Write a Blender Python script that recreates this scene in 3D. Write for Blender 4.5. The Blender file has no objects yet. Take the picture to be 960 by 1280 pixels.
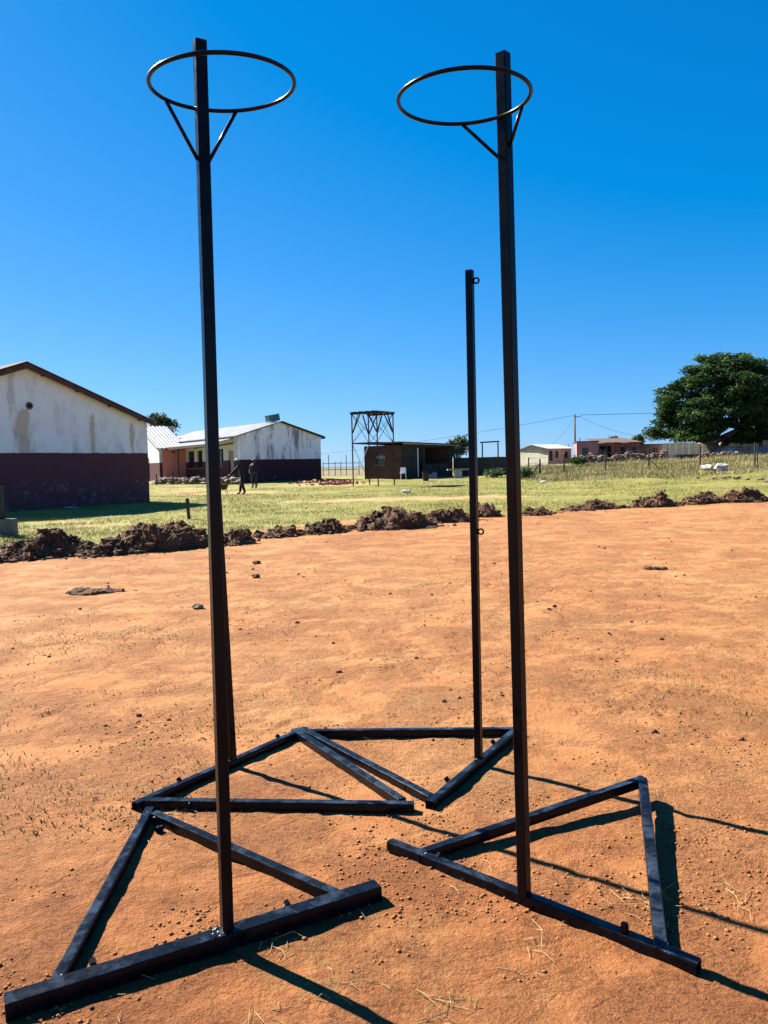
import bpy, math, random
import numpy as np
from mathutils import Vector
sc = bpy.context.scene
R_ = math.radians
# ------------------------------------------------------------------ camera
F, IW, IH = 975.0, 960.0, 1280.0            # focal length and frame in photo pixels
EYE = 1.45
ROLL = R_(1.26)
PITCH = math.atan((640 - 586) / F)
cam_d = bpy.data.cameras.new('camera'); cam = bpy.data.objects.new('camera', cam_d)
sc.collection.objects.link(cam); sc.camera = cam
FW = np.array([0, math.cos(PITCH), -math.sin(PITCH)])
UP0 = np.array([0, math.sin(PITCH), math.cos(PITCH)]); RT0 = np.array([1., 0, 0])
RT = math.cos(ROLL) * RT0 - math.sin(ROLL) * UP0
UP = math.sin(ROLL) * RT0 + math.cos(ROLL) * UP0
from mathutils import Matrix
cam.matrix_world = Matrix(((RT[0], UP[0], -FW[0], 0), (RT[1], UP[1], -FW[1], 0), (RT[2], UP[2], -FW[2], EYE), (0, 0, 0, 1)))
cam_d.sensor_fit = 'VERTICAL'; cam_d.sensor_height = 36; cam_d.lens = F / IH * 36
cam_d.clip_start = .05; cam_d.clip_end = 9000
# ------------------------------------------------------------------ world and sun
SUN_EL, SUN_AZ = R_(41), R_(143.5)           # azimuth counter-clockwise from +X (to the left and ahead)
w = bpy.data.worlds.new('World'); sc.world = w; w.use_nodes = True
nt = w.node_tree; bg = nt.nodes['Background']
sky = nt.nodes.new('ShaderNodeTexSky'); sky.sky_type = 'NISHITA'; sky.sun_disc = False
sky.sun_elevation = SUN_EL; sky.sun_rotation = R_(90) - SUN_AZ
sky.altitude = 1400; sky.air_density = 1.0; sky.dust_density = .5; sky.ozone_density = 3
# one grade for the whole sky, like the phone's vivid colour: per-channel power and gain, the same in every direction
sp_ = nt.nodes.new('ShaderNodeSeparateColor'); cb_ = nt.nodes.new('ShaderNodeCombineColor'); nt.links.new(sky.outputs[0], sp_.inputs[0])
def _m(op, a, b, clamp=False):
    q = nt.nodes.new('ShaderNodeMath'); q.operation = op; q.use_clamp = clamp; nt.links.new(a, q.inputs[0]); q.inputs[1].default_value = b; return q.outputs[0]
GAIN = 2.55
nt.links.new(_m('MULTIPLY', _m('MAXIMUM', _m('SUBTRACT', sp_.outputs[0], 1.45), .02), .075 * GAIN), cb_.inputs[0])
nt.links.new(_m('MULTIPLY', _m('POWER', sp_.outputs[1], .82), .1285 * GAIN), cb_.inputs[1])
nt.links.new(_m('MULTIPLY', _m('POWER', sp_.outputs[2], .60), .312 * GAIN), cb_.inputs[2])
nt.links.new(cb_.outputs[0], bg.inputs[0])
bg.inputs[1].default_value = .10
sd = bpy.data.lights.new('sun', 'SUN'); so = bpy.data.objects.new('sun', sd); sc.collection.objects.link(so)
sd.energy = 5.0; sd.angle = R_(.5); sd.color = (1, .93, .82)
sdir = Vector((math.cos(SUN_EL) * math.cos(SUN_AZ), math.cos(SUN_EL) * math.sin(SUN_AZ), math.sin(SUN_EL)))
so.rotation_euler = sdir.to_track_quat('Z', 'Y').to_euler(); so.location = (-20, 10, 30)
sc.view_settings.view_transform = 'Standard'; sc.view_settings.look = 'None'
sc.view_settings.exposure = 2.0; sc.view_settings.gamma = 1
sc.render.engine = 'CYCLES'; sc.cycles.max_bounces = 6

# ------------------------------------------------------------------ numeric helpers
rng = np.random.default_rng(7); random.seed(7)
def _h(ix, iy, iz, s):
    n = (ix.astype(np.int64) * 374761393 + iy.astype(np.int64) * 668265263 + iz.astype(np.int64) * 2147483647 + s * 1274126177) & 0xffffffff
    n = ((n ^ (n >> 13)) * 1274126177) & 0xffffffff
    n = ((n ^ (n >> 16)) * 2246822519) & 0xffffffff
    return ((n ^ (n >> 15)) & 0xffff) / 65535.0
def vn(x, y, z=None, s=0):
    x = np.asarray(x, float); y = np.asarray(y, float); z = np.zeros_like(x) if z is None else np.asarray(z, float)
    xi, yi, zi = np.floor(x), np.floor(y), np.floor(z)
    fx, fy, fz = x - xi, y - yi, z - zi
    fx, fy, fz = [t * t * (3 - 2 * t) for t in (fx, fy, fz)]
    r = 0
    for a in (0, 1):
        for b in (0, 1):
            for c in (0, 1):
                r = r + _h(xi + a, yi + b, zi + c, s) * (fx if a else 1 - fx) * (fy if b else 1 - fy) * (fz if c else 1 - fz)
    return r * 2 - 1
def fbm(x, y, z=None, s=0, o=4):
    r = 0; a = 1; x = np.asarray(x, float); y = np.asarray(y, float)
    for k in range(o):
        r = r + a * vn(x * 2 ** k, y * 2 ** k, None if z is None else np.asarray(z) * 2 ** k, s + k); a *= .5
    return r
def sstep(a, b, x):
    t = np.clip((x - a) / (b - a), 0, 1); return t * t * (3 - 2 * t)
AY = [-50, 0, 12, 20, 33, 40, 48, 60, 66, 80, 104, 150, 250, 600, 1500, 4000]
AZ = [0, 0, 0, .06, .26, .30, .44, .68, .80, .92, 1.02, 1.15, 1.55, 3.6, 7, 12]
def terr(x, y):
    x = np.asarray(x, float); y = np.asarray(y, float)
    return np.interp(y, AY, AZ) + 1.1 * sstep(28, 76, y) * np.clip((x - 2) / 40, 0, 1.6)
def ray(px, py):
    return FW + RT * (px - IW / 2) / F + UP * (IH / 2 - py) / F
def at(px, py, d):                    # the world point seen at a photo pixel, d metres ahead
    r = ray(px, py); return np.array([0, 0, EYE]) + r * (d / r[1])
def gt(px, py):                       # the ground point seen at a photo pixel
    r = ray(px, py); o = np.array([0, 0, EYE])
    y = np.exp(np.linspace(math.log(1.5), math.log(900), 4000)); t = y / r[1]
    below = (o[2] + r[2] * t) < terr(o[0] + r[0] * t, y)
    k = int(np.argmax(below)); p = o + r * t[k]
    return np.array([p[0], p[1], float(terr(p[0], p[1]))])
def on(px, d, py=585):
    p = at(px, py, d); p[2] = float(terr(p[0], p[1])); return p
def nrm(v):
    v = np.asarray(v, float); return v / np.linalg.norm(v)

# ------------------------------------------------------------------ scene helpers
COL = sc.collection
class MB:
    def __init__(s): s.v = []; s.f = []
    def add(s, vs, fs):
        b = len(s.v); s.v.extend([tuple(map(float, q)) for q in vs]); s.f.extend([tuple(i + b for i in q) for q in fs]); return s
    def box(s, c, u, v, wv, hu, hv, hw):        # centre, three unit axes, half sizes
        c = np.asarray(c, float); u, v, wv = [np.asarray(t, float) for t in (u, v, wv)]
        vs = [c + a * hu * u + b * hv * v + e * hw * wv for a in (-1, 1) for b in (-1, 1) for e in (-1, 1)]
        return s.add(vs, [(0, 1, 3, 2), (4, 6, 7, 5), (0, 4, 5, 1), (2, 3, 7, 6), (0, 2, 6, 4), (1, 5, 7, 3)])
    def abox(s, lo, hi):
        lo = np.asarray(lo, float); hi = np.asarray(hi, float); h = (hi - lo) / 2
        return s.box((lo + hi) / 2, (1, 0, 0), (0, 1, 0), (0, 0, 1), *h)
    def bar(s, a, b, wd, ht, up=(0, 0, 1), cham=.0, hollow=0.):   # rectangular tube with rounded arrises
        a = np.asarray(a, float); b = np.asarray(b, float); t = nrm(b - a)
        sd_ = nrm(np.cross(t, up)); u = np.cross(sd_, t)
        if cham > 0:
            prof = []
            for (sx, sy, a0) in ((1, 1, 0), (-1, 1, 90), (-1, -1, 180), (1, -1, 270)):
                for k in range(4):
                    q = R_(a0 + 30 * k)
                    prof.append((sx * (wd / 2 - cham) + cham * math.cos(q), sy * (ht / 2 - cham) + cham * math.sin(q)))
        else:
            prof = [(wd / 2, ht / 2), (-wd / 2, ht / 2), (-wd / 2, -ht / 2), (wd / 2, -ht / 2)]
        n = len(prof)
        rings = []
        def ring(p, sc_=1.): rings.append([p + sd_ * x * sc_ + u * y * sc_ for x, y in prof])
        if hollow:
            ring(a + t * hollow, .82); ring(a, .82)
        ring(a); ring(b)
        if hollow:
            ring(b, .82); ring(b - t * hollow, .82)
        vs = [q for r in rings for q in r]; fs = []
        for k in range(len(rings) - 1):
            for i in range(n):
                j = (i + 1) % n; fs.append((k * n + i, k * n + j, (k + 1) * n + j, (k + 1) * n + i))
        fs.append(tuple(range(n))[::-1]); fs.append(tuple((len(rings) - 1) * n + i for i in range(n)))
        return s.add(vs, fs)
    def tube(s, pts, rad, n=8, closed=False, caps=True):
        P = [np.asarray(p, float) for p in pts]; m = len(P)
        rad = [rad] * m if np.isscalar(rad) else rad
        vs = []; prev = None
        for i in range(m):
            if closed: t = nrm(P[(i + 1) % m] - P[i - 1])
            else: t = nrm(P[min(i + 1, m - 1)] - P[max(i - 1, 0)])
            if prev is None:
                a = np.cross(t, (0, 0, 1) if abs(t[2]) < .9 else (1, 0, 0))
            else: a = prev - t * np.dot(prev, t)
            a = nrm(a); prev = a; b = np.cross(t, a)
            vs += [P[i] + rad[i] * (math.cos(2 * math.pi * k / n) * a + math.sin(2 * math.pi * k / n) * b) for k in range(n)]
        fs = []
        for i in range(m if closed else m - 1):
            i2 = (i + 1) % m
            for k in range(n):
                k2 = (k + 1) % n; fs.append((i * n + k, i * n + k2, i2 * n + k2, i2 * n + k))
        if caps and not closed:
            fs.append(tuple(range(n))[::-1]); fs.append(tuple((m - 1) * n + k for k in range(n)))
        return s.add(vs, fs)
    def prism(s, poly, d):             # polygon (list of points) pushed along d
        n = len(poly); poly = [np.asarray(p, float) for p in poly]; d = np.asarray(d, float)
        vs = poly + [p + d for p in poly]
        return s.add(vs, [tuple(range(n))[::-1], tuple(n + i for i in range(n))] + [(i, (i + 1) % n, n + (i + 1) % n, n + i) for i in range(n)])
    def lump(s, c, r, seed, sub=1, sq=(1, 1, 1), amp=.35):
        v, f = ICO[sub]; k = 1 + amp * vn(v[:, 0] * 1.7 + seed * 3.1, v[:, 1] * 1.7, v[:, 2] * 1.7 + seed, 3)
        return s.add(np.asarray(c) + v * k[:, None] * r * np.asarray(sq), f)
    def build(s, name, mat, parent=None, smooth=False):
        return obj(name, np.array(s.v, float), s.f, mat, parent, smooth)
def obj(name, v, f, mat, parent=None, smooth=False, loc=None):
    me = bpy.data.meshes.new(name)
    v = np.asarray(v, float)
    if parent is not None:
        off = np.array(parent['_o'] if '_o' in parent else (0, 0, 0), float)
    else: off = np.array(loc, float) if loc is not None else np.array([v[:, 0].mean(), v[:, 1].mean(), v[:, 2].min()])
    vv = v - off
    if isinstance(f, np.ndarray):
        nf, k = f.shape
        me.vertices.add(len(vv)); me.vertices.foreach_set('co', vv.astype(np.float32).ravel())
        me.loops.add(nf * k); me.loops.foreach_set('vertex_index', f.astype(np.int32).ravel())
        me.polygons.add(nf); me.polygons.foreach_set('loop_start', np.arange(0, nf * k, k, dtype=np.int32))
        try: me.polygons.foreach_set('loop_total', np.full(nf, k, dtype=np.int32))
        except Exception: pass
        me.update(calc_edges=True)
    else:
        me.from_pydata([tuple(q) for q in vv], [], [tuple(q) for q in f]); me.update()
    me.validate()
    if smooth: me.polygons.foreach_set('use_smooth', [True] * len(me.polygons))
    me.materials.append(mat)
    o = bpy.data.objects.new(name, me); COL.objects.link(o)
    if parent is None:
        o.location = off; o['_o'] = [float(q) for q in off]
    else:
        o.parent = parent; o['_o'] = [float(q) for q in off]
    return o
def tag(o, label=None, cat=None, group=None, kind=None):
    if label: o['label'] = label
    if cat: o['category'] = cat
    if group: o['group'] = group
    if kind: o['kind'] = kind
    return o
def thing(name, loc, label, cat, group=None):
    o = bpy.data.objects.new(name, None); COL.objects.link(o); o.empty_display_size = .2
    o.location = [float(q) for q in loc]; o['_o'] = [float(q) for q in loc]
    return tag(o, label, cat, group)
def ico(sub):
    import bmesh
    bm = bmesh.new(); bmesh.ops.create_icosphere(bm, subdivisions=sub, radius=1)
    v = np.array([q.co[:] for q in bm.verts]); bm.verts.index_update(); f = [tuple(x.index for x in q.verts) for q in bm.faces]; bm.free()
    return v, f
ICO = {k: ico(k) for k in (1, 2, 3)}

# ------------------------------------------------------------------ materials
class NT:
    def __init__(s, name):
        s.m = bpy.data.materials.new(name); s.m.use_nodes = True; s.t = s.m.node_tree; s.b = s.t.nodes['Principled BSDF']
        s.b.inputs['Specular IOR Level'].default_value = .25
    def n(s, ty, **kw):
        q = s.t.nodes.new(ty)
        for k, v in kw.items():
            if k in q.inputs: q.inputs[k].default_value = v
            else: setattr(q, k, v)
        return q
    def l(s, a, b): s.t.links.new(a, b)
    def coord(s, kind='Object'): return s.n('ShaderNodeTexCoord').outputs[kind]
    def pos(s): return s.n('ShaderNodeNewGeometry').outputs['Position']
    def scale(s, vec, sxyz):
        q = s.n('ShaderNodeMapping'); q.inputs['Scale'].default_value = sxyz; s.l(vec, q.inputs[0]); return q.outputs[0]
    def noise(s, vec, scale, detail=6, rough=.6, dist=0.):
        q = s.n('ShaderNodeTexNoise'); q.inputs['Scale'].default_value = scale; q.inputs['Detail'].default_value = detail
        q.inputs['Roughness'].default_value = rough; q.inputs['Distortion'].default_value = dist; s.l(vec, q.inputs['Vector']); return q.outputs['Fac']
    def ramp(s, fac, stops):
        q = s.n('ShaderNodeValToRGB'); e = q.color_ramp.elements
        while len(e) < len(stops): e.new(.5)
        for k, (p, c) in enumerate(stops):
            e[k].position = p; e[k].color = (c, c, c, 1) if np.isscalar(c) else (*c, 1)
        s.l(fac, q.inputs[0]); return q.outputs[0]
    def mix(s, fac, a, b, mode='MIX'):
        q = s.n('ShaderNodeMix'); q.data_type = 'RGBA'; q.blend_type = mode
        for sock, val in ((q.inputs[0], fac), (q.inputs[6], a), (q.inputs[7], b)):
            if hasattr(val, 'is_output'): s.l(val, sock)
            elif np.isscalar(val): sock.default_value = val
            else: sock.default_value = (*val, 1)
        return q.outputs[2]
    def math(s, op, a, b=None, c=None):
        q = s.n('ShaderNodeMath'); q.operation = op
        for i, v in enumerate((a, b, c)):
            if v is None: continue
            if hasattr(v, 'is_output'): s.l(v, q.inputs[i])
            else: q.inputs[i].default_value = v
        return q.outputs[0]
    def bump(s, h, strength=.4, dist=.01):
        q = s.n('ShaderNodeBump'); q.inputs['Strength'].default_value = strength; q.inputs['Distance'].default_value = dist
        s.l(h, q.inputs['Height']); s.l(q.outputs[0], s.b.inputs['Normal'])
    def out(s, col=None, rough=None, metal=None):
        for key, v in (('Base Color', col), ('Roughness', rough), ('Metallic', metal)):
            if v is None: continue
            if hasattr(v, 'is_output'): s.l(v, s.b.inputs[key])
            else: s.b.inputs[key].default_value = v if np.isscalar(v) else (*v, 1)
        return s.m
def mat(name, c1, c2=None, scale=8., rough=.8, bump=.0, bscale=None, metal=0., spec=.25, lo=.35, hi=.65, dist=.01):
    t = NT(name); v = t.coord(); c2 = c2 or tuple(q * .7 for q in c1)
    t.b.inputs['Specular IOR Level'].default_value = spec
    n = t.noise(v, scale); col = t.ramp(n, [(lo, c2), (hi, c1)])
    if bump: t.bump(t.noise(v, bscale or scale * 3), bump, dist)
    return t.out(col, rough, metal)

def m_black():
    t = NT('black_gloss_paint'); v = t.coord(); n = t.noise(v, 22, 5, .65); n2 = t.noise(t.scale(v, (3, 3, 3)), 60, 3)
    col = t.ramp(n, [(.4, (.0025, .003, .005)), (.75, (.005, .007, .011))])
    dust = t.ramp(t.noise(v, 5.5, 8, .7), [(.58, 0.), (.8, .04)])
    col = t.mix(dust, col, (.10, .12, .15))
    t.b.inputs['Specular IOR Level'].default_value = .13
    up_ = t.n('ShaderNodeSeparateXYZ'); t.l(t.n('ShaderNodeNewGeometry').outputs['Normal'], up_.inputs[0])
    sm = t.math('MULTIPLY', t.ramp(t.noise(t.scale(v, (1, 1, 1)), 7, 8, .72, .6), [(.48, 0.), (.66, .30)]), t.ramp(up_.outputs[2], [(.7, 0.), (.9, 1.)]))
    col = t.mix(sm, col, (.085, .125, .185))  # smears on upward faces, with the blue sheen of the sky painted in
    rr = t.ramp(n, [(.3, .16), (.7, .34)])
    t.bump(n2, .06, .002)
    return t.out(col, rr)
def m_two(name, white, dado, level, stain=(.30, .22, .13), amount=.5, patches=()):
    t = NT(name); p = t.pos(); sx = t.n('ShaderNodeSeparateXYZ'); t.l(p, sx.inputs[0])
    n = t.noise(p, 3.0, 5, .6); z = t.math('ADD', sx.outputs[2], t.math('MULTIPLY', t.math('SUBTRACT', n, .5), .07))
    isd = t.math('LESS_THAN', z, level)
    streak = t.noise(t.scale(p, (1.6, 1.6, .22)), 1.5, 6, .7)
    broad = t.noise(p, .55, 4, .55)
    st = t.math('MULTIPLY', t.ramp(streak, [(.46, 0.), (.60, 1.)]), t.ramp(broad, [(.46, 0.), (.56, 1.)]))
    up = t.mix(t.math('MULTIPLY', st, amount), white, stain)
    grime = t.noise(t.scale(p, (1, 1, .7)), 2.6, 8, .78)
    up = t.mix(t.ramp(grime, [(.49, 0.), (.72, .36)]), up, tuple(q * .5 for q in white))
    for (x0, hw_, z1) in patches:
        wv = t.math('SUBTRACT', 1., t.math('DIVIDE', t.math('ABSOLUTE', t.math('SUBTRACT', sx.outputs[0], x0)), hw_))
        lv = t.math('ADD', wv, t.math('MULTIPLY', t.math('SUBTRACT', t.noise(t.scale(p, (3, 3, .7)), 2.2, 6, .75), .5), 2.2))
        zt_ = t.math('LESS_THAN', sx.outputs[2], t.math('ADD', z1 - .6, t.math('MULTIPLY', t.noise(t.scale(p, (4, 4, .5)), 3.0, 4), 1.2)))
        up = t.mix(t.math('MULTIPLY', t.math('MULTIPLY', t.ramp(lv, [(.35, 0.), (.75, .8)]), zt_), .85), up, (.44, .29, .15))
    dn = t.mix(t.ramp(t.noise(p, 2.2, 6, .7), [(.45, 0.), (.75, .6)]), dado, tuple(q * .55 + .01 for q in dado))
    low = t.math('MULTIPLY', t.ramp(t.noise(p, 3.1, 6, .75), [(.55, 0.), (.62, 1.)]),
                 t.math('LESS_THAN', sx.outputs[2], t.math('ADD', level - 1.25, t.math('MULTIPLY', t.noise(p, .8), .35))))
    dn = t.mix(t.math('MULTIPLY', low, .42), dn, (.26, .22, .21))
    t.bump(t.noise(p, 14, 5), .25, .01)
    return t.out(t.mix(isd, up, dn), .85)
def m_soil():
    t = NT('ground'); p = t.pos()
    big = t.noise(p, .35, 5, .6, .4); mid = t.noise(p, 2.1, 6, .65, .3); fin = t.noise(p, 19, 7, .72); grit = t.noise(p, 120, 4, .7)
    soil = t.ramp(t.math('ADD', t.math('MULTIPLY', big, .5), t.math('MULTIPLY', mid, .5)),
                  [(.36, (.228, .086, .026)), (.5, (.306, .131, .043)), (.64, (.375, .184, .070))])
    rough = t.ramp(t.math('ADD', t.math('MULTIPLY', t.noise(p, 1.7, 5, .6, .6), .7), t.math('MULTIPLY', t.noise(p, 7.5, 4, .6), .3)), [(.42, .2), (.56, 1.)])
    crk = t.noise(t.scale(p, (1., 1.5, 1.)), 34, 6, .75, .8)
    soil = t.mix(t.math('MULTIPLY', rough, t.ramp(crk, [(.38, .95), (.49, 0.)])), soil, (.115, .040, .014))
    soil = t.mix(t.math('MULTIPLY', rough, t.ramp(fin, [(.36, .6), (.50, 0.)])), soil, (.20, .075, .024))
    soil = t.mix(t.ramp(grit, [(.58, 0.), (.76, .55)]), soil, (.42, .22, .09))
    soil = t.mix(t.math('MULTIPLY', rough, t.ramp(grit, [(.30, .8), (.42, 0.)])), soil, (.08, .030, .012))
    soil = t.mix(t.math('MULTIPLY', t.math('ADD', .25, t.math('MULTIPLY', rough, .6)), t.ramp(t.noise(p, 75, 3, .6), [(.30, .95), (.38, 0.)])), soil, (.075, .026, .010))
    # near soil darker and redder: shading from the light angle painted into its colour
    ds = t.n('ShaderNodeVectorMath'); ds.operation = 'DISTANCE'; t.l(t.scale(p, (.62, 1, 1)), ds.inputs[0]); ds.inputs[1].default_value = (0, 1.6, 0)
    near_shade = t.ramp(t.math('ADD', t.math('MULTIPLY', ds.outputs['Value'], .25), t.math('MULTIPLY', t.math('SUBTRACT', t.noise(p, 1.3, 6, .65), .5), .55)), [(.22, .75), (.62, 0.)])
    soil = t.mix(near_shade, soil, t.mix(1., soil, (.74, .60, .52), 'MULTIPLY'))
    # thin dry grass film on parts of the soil
    film = t.math('MULTIPLY', t.ramp(t.noise(t.scale(p, (.7, 1, 1)), .8, 5, .7), [(.52, 0.), (.66, .75)]), t.ramp(t.noise(p, 26, 5, .8), [(.47, 0.), (.60, 1.)]))
    soil = t.mix(film, soil, (.25, .20, .075))
    at_ = t.n('ShaderNodeAttribute'); at_.attribute_name = 'cover'
    sp = t.n('ShaderNodeSeparateColor'); t.l(at_.outputs['Color'], sp.inputs[0])
    grass = t.ramp(t.noise(p, .9, 7, .75), [(.32, (.135, .135, .027)), (.5, (.20, .185, .040)), (.68, (.27, .225, .070))])
    grass = t.mix(t.ramp(t.noise(p, 7, 6, .8), [(.35, .7), (.55, 0.)]), grass, (.10, .105, .028))
    edge = t.math('ADD', sp.outputs[0], t.math('MULTIPLY', t.math('SUBTRACT', t.noise(p, 1.1, 7, .75), .5), 1.1))
    soil = t.mix(t.math('MULTIPLY', at_.outputs['Alpha'], .75), soil, (.34, .225, .105))
    g = t.ramp(edge, [(.40, 0.), (.60, 1.)])
    col = t.mix(g, soil, grass)
    tall = t.ramp(t.math('ADD', sp.outputs[1], t.math('MULTIPLY', t.math('SUBTRACT', t.noise(p, .5, 6, .7), .5), .8)), [(.40, 0.), (.6, 1.)])
    col = t.mix(tall, col, (.135, .115, .058))
    far = sp.outputs[2]
    col = t.mix(far, col, (.105, .092, .060))
    sy_ = t.n('ShaderNodeSeparateXYZ'); t.l(p, sy_.inputs[0])
    col = t.mix(t.ramp(t.math('DIVIDE', sy_.outputs[1], 1000.), [(.38, 0.), (.55, 1.)]), col, (.050, .056, .045))
    hgt = t.math('ADD', t.math('ADD', t.math('MULTIPLY', fin, .40), t.math('MULTIPLY', grit, .34)), t.math('MULTIPLY', t.noise(p, 46, 5, .75, .5), .40))
    hgt = t.math('MULTIPLY', t.math('ADD', hgt, t.math('MULTIPLY', crk, .5)), t.math('ADD', .35, t.math('MULTIPLY', rough, .9)))
    t.bump(hgt, 1.0, .035)
    return t.out(col, .95)
M = {}
M['black'] = m_black()
M['weld'] = mat('pale_weld_primer', (.50, .54, .54), (.16, .17, .18), 60, .6, .5, 80)
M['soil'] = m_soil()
M['clod'] = mat('dark_turned_soil', (.130, .058, .027), (.030, .015, .009), 2.6, .95, .8, 30, dist=.03)
M['clod2'] = mat('dark_root_clods', (.140, .064, .031), (.028, .015, .010), 2.6, .95, .8, 26, dist=.03)
M['crumb'] = mat('red_soil_crumbs', (.30, .125, .042), (.16, .062, .022), 30, .95)
M['straw'] = mat('dry_straw', (.40, .29, .14), (.20, .13, .06), 20, .8)
M['grass'] = mat('lawn_blades', (.33, .275, .070), (.125, .14, .026), .38, .7, lo=.42, hi=.58)
M['tall'] = mat('tall_dry_grass', (.40, .31, .135), (.16, .155, .045), .55, .8, lo=.42, hi=.58)
M['rank'] = mat('rank_green_grass', (.17, .18, .045), (.085, .10, .028), .6, .8)
M['b1'] = m_two('school_gable_paint', (.82, .80, .78), (.11, .038, .045), 2.33, amount=.45, patches=((-13.28, .42, 3.95), (-11.48, .17, 3.8), (-10.36, .13, 3.4)))
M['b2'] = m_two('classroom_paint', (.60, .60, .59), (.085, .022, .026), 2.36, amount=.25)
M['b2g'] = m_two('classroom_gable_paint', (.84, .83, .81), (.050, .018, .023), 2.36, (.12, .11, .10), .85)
M['orange'] = mat('orange_wall_paint', (.68, .25, .195), (.56, .20, .155), 2, .85)
M['roofgrey'] = mat('galvanised_roof', (.345, .35, .355), (.24, .25, .26), 1.2, .5, metal=.0, spec=.5)
M['roofbrown'] = mat('rusty_brown_roof', (.085, .043, .034), (.05, .026, .022), 2, .7)
M['barge'] = mat('brown_barge_board', (.11, .045, .035), (.05, .022, .02), 3, .7)
M['darkwood'] = mat('weathered_dark_timber', (.055, .045, .038), (.025, .02, .018), 6, .85)
M['steel'] = mat('rusted_dark_steel', (.050, .034, .028), (.018, .014, .014), 6, .6)
M['green_metal'] = mat('green_sheet_metal', (.05, .16, .15), (.03, .11, .11), 3, .5)
M['sheet'] = mat('pale_painted_sheet', (.80, .78, .74), (.62, .60, .56), 1.5, .6)
M['concrete'] = mat('grey_concrete', (.30, .28, .25), (.18, .165, .15), 5, .9, .4, 20)
M['dkconc'] = mat('dark_mossy_concrete', (.05, .047, .043), (.022, .021, .02), 3, .9, .4, 15)
M['dkconc2'] = mat('damp_grey_concrete', (.15, .145, .13), (.08, .078, .07), 3, .9, .4, 15)  # plinth concrete, darkened so the colour carries its shade
M['weed'] = mat('dusty_weeds', (.20, .19, .075), (.085, .10, .034), 9, .8)
M['stone'] = mat('brown_field_stone', (.27, .20, .15), (.10, .075, .06), 2.5, .9)
M['whitestone'] = mat('whitewashed_stone', (.50, .48, .45), (.28, .26, .23), 3, .85)
M['glass'] = mat('dark_window_glass', (.02, .024, .03), (.012, .014, .02), 2, .12, spec=.5)
M['door'] = mat('dull_painted_door', (.33, .27, .25), (.24, .19, .18), 3, .6)
M['doordark'] = mat('dark_maroon_door', (.05, .018, .02), (.03, .012, .014), 3, .6)
M['white'] = mat('white_plastic', (.75, .75, .73), (.62, .61, .58), 6, .5)
M['cream'] = mat('cream_house_plaster', (.44, .42, .32), (.33, .31, .23), .9, .9)
M['pink'] = mat('pink_house_plaster', (.36, .19, .185), (.24, .115, .115), .8, .9)
M['tan'] = mat('tan_house_plaster', (.33, .24, .17), (.24, .17, .12), .8, .9)
M['tarp'] = mat('grey_tarpaulin', (.34, .31, .30), (.16, .14, .14), 1.3, .6, .5, 3)
M['bluesheet'] = mat('blue_grey_sheet', (.20, .21, .22), (.13, .14, .15), 2, .6)
M['rubble'] = mat('broken_red_brick', (.46, .20, .13), (.26, .12, .085), 3, .9)
M['wood'] = mat('grey_timber_pole', (.12, .095, .075), (.06, .048, .04), 4, .85)
M['wire'] = mat('dark_wire', (.05, .05, .055), (.035, .035, .04), 4, .5)
M['bark'] = mat('fig_bark', (.20, .17, .14), (.09, .075, .06), 3, .9, .5, 9)
M['skin'] = mat('dark_skin', (.085, .040, .026), (.07, .033, .022), 9, .55)
M['cloth1'] = mat('black_overalls', (.018, .018, .024), (.010, .010, .014), 12, .85)
M['cloth2'] = mat('dark_navy_workwear', (.020, .024, .045), (.012, .014, .026), 12, .85)
M['cap'] = mat('pale_cap', (.55, .53, .50), (.42, .40, .38), 12, .8)
M['shoe'] = mat('dark_leather', (.02, .016, .014), (.012, .01, .01), 12, .5)
M['socks'] = mat('pale_trouser_band', (.42, .42, .40), (.3, .3, .29), 12, .8)
def m_brick():
    t = NT('red_brick_wall'); p = t.coord('UV'); q = t.n('ShaderNodeTexBrick'); p2 = t.pos()
    sx = t.n('ShaderNodeSeparateXYZ'); t.l(p2, sx.inputs[0]); cb = t.n('ShaderNodeCombineXYZ')
    t.l(t.math('ADD', sx.outputs[0], sx.outputs[1]), cb.inputs[0]); t.l(sx.outputs[2], cb.inputs[1])
    t.l(cb.outputs[0], q.inputs['Vector']); q.inputs['Scale'].default_value = 1; q.inputs['Brick Width'].default_value = .30
    q.inputs['Row Height'].default_value = .11; q.inputs['Mortar Size'].default_value = .014
    q.inputs['Color1'].default_value = (.115, .042, .028, 1); q.inputs['Color2'].default_value = (.05, .021, .017, 1); q.inputs['Mortar'].default_value = (.075, .05, .04, 1)
    n = t.noise(p2, 1.1, 5, .7)
    col = t.mix(t.ramp(n, [(.5, 0.), (.7, .6)]), q.outputs['Color'], (.05, .03, .026))
    t.bump(q.outputs['Fac'], .4, -.01)
    return t.out(col, .9)
M['brick'] = m_brick()
def m_leaf(name, c1, c2, c3):
    t = NT(name); a = t.n('ShaderNodeAttribute'); a.attribute_name = 'tint'
    col = t.ramp(a.outputs['Fac'], [(0., c1), (.6, c2), (1., c3)])
    t.b.inputs['Specular IOR Level'].default_value = .12
    tr = t.n('ShaderNodeBsdfTranslucent'); t.l(col, tr.inputs[0]); ms = t.n('ShaderNodeMixShader'); ms.inputs[0].default_value = .22
    o = t.t.nodes['Material Output']; t.out(col, .75)
    t.l(t.b.outputs[0], ms.inputs[1]); t.l(tr.outputs[0], ms.inputs[2]); t.l(ms.outputs[0], o.inputs[0])
    return t.m
M['leaf'] = m_leaf('fig_leaves', (.014, .032, .012), (.036, .076, .020), (.080, .140, .032))
M['leaf2'] = m_leaf('grey_green_leaves', (.035, .060, .028), (.06, .095, .04), (.10, .14, .06))

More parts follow.
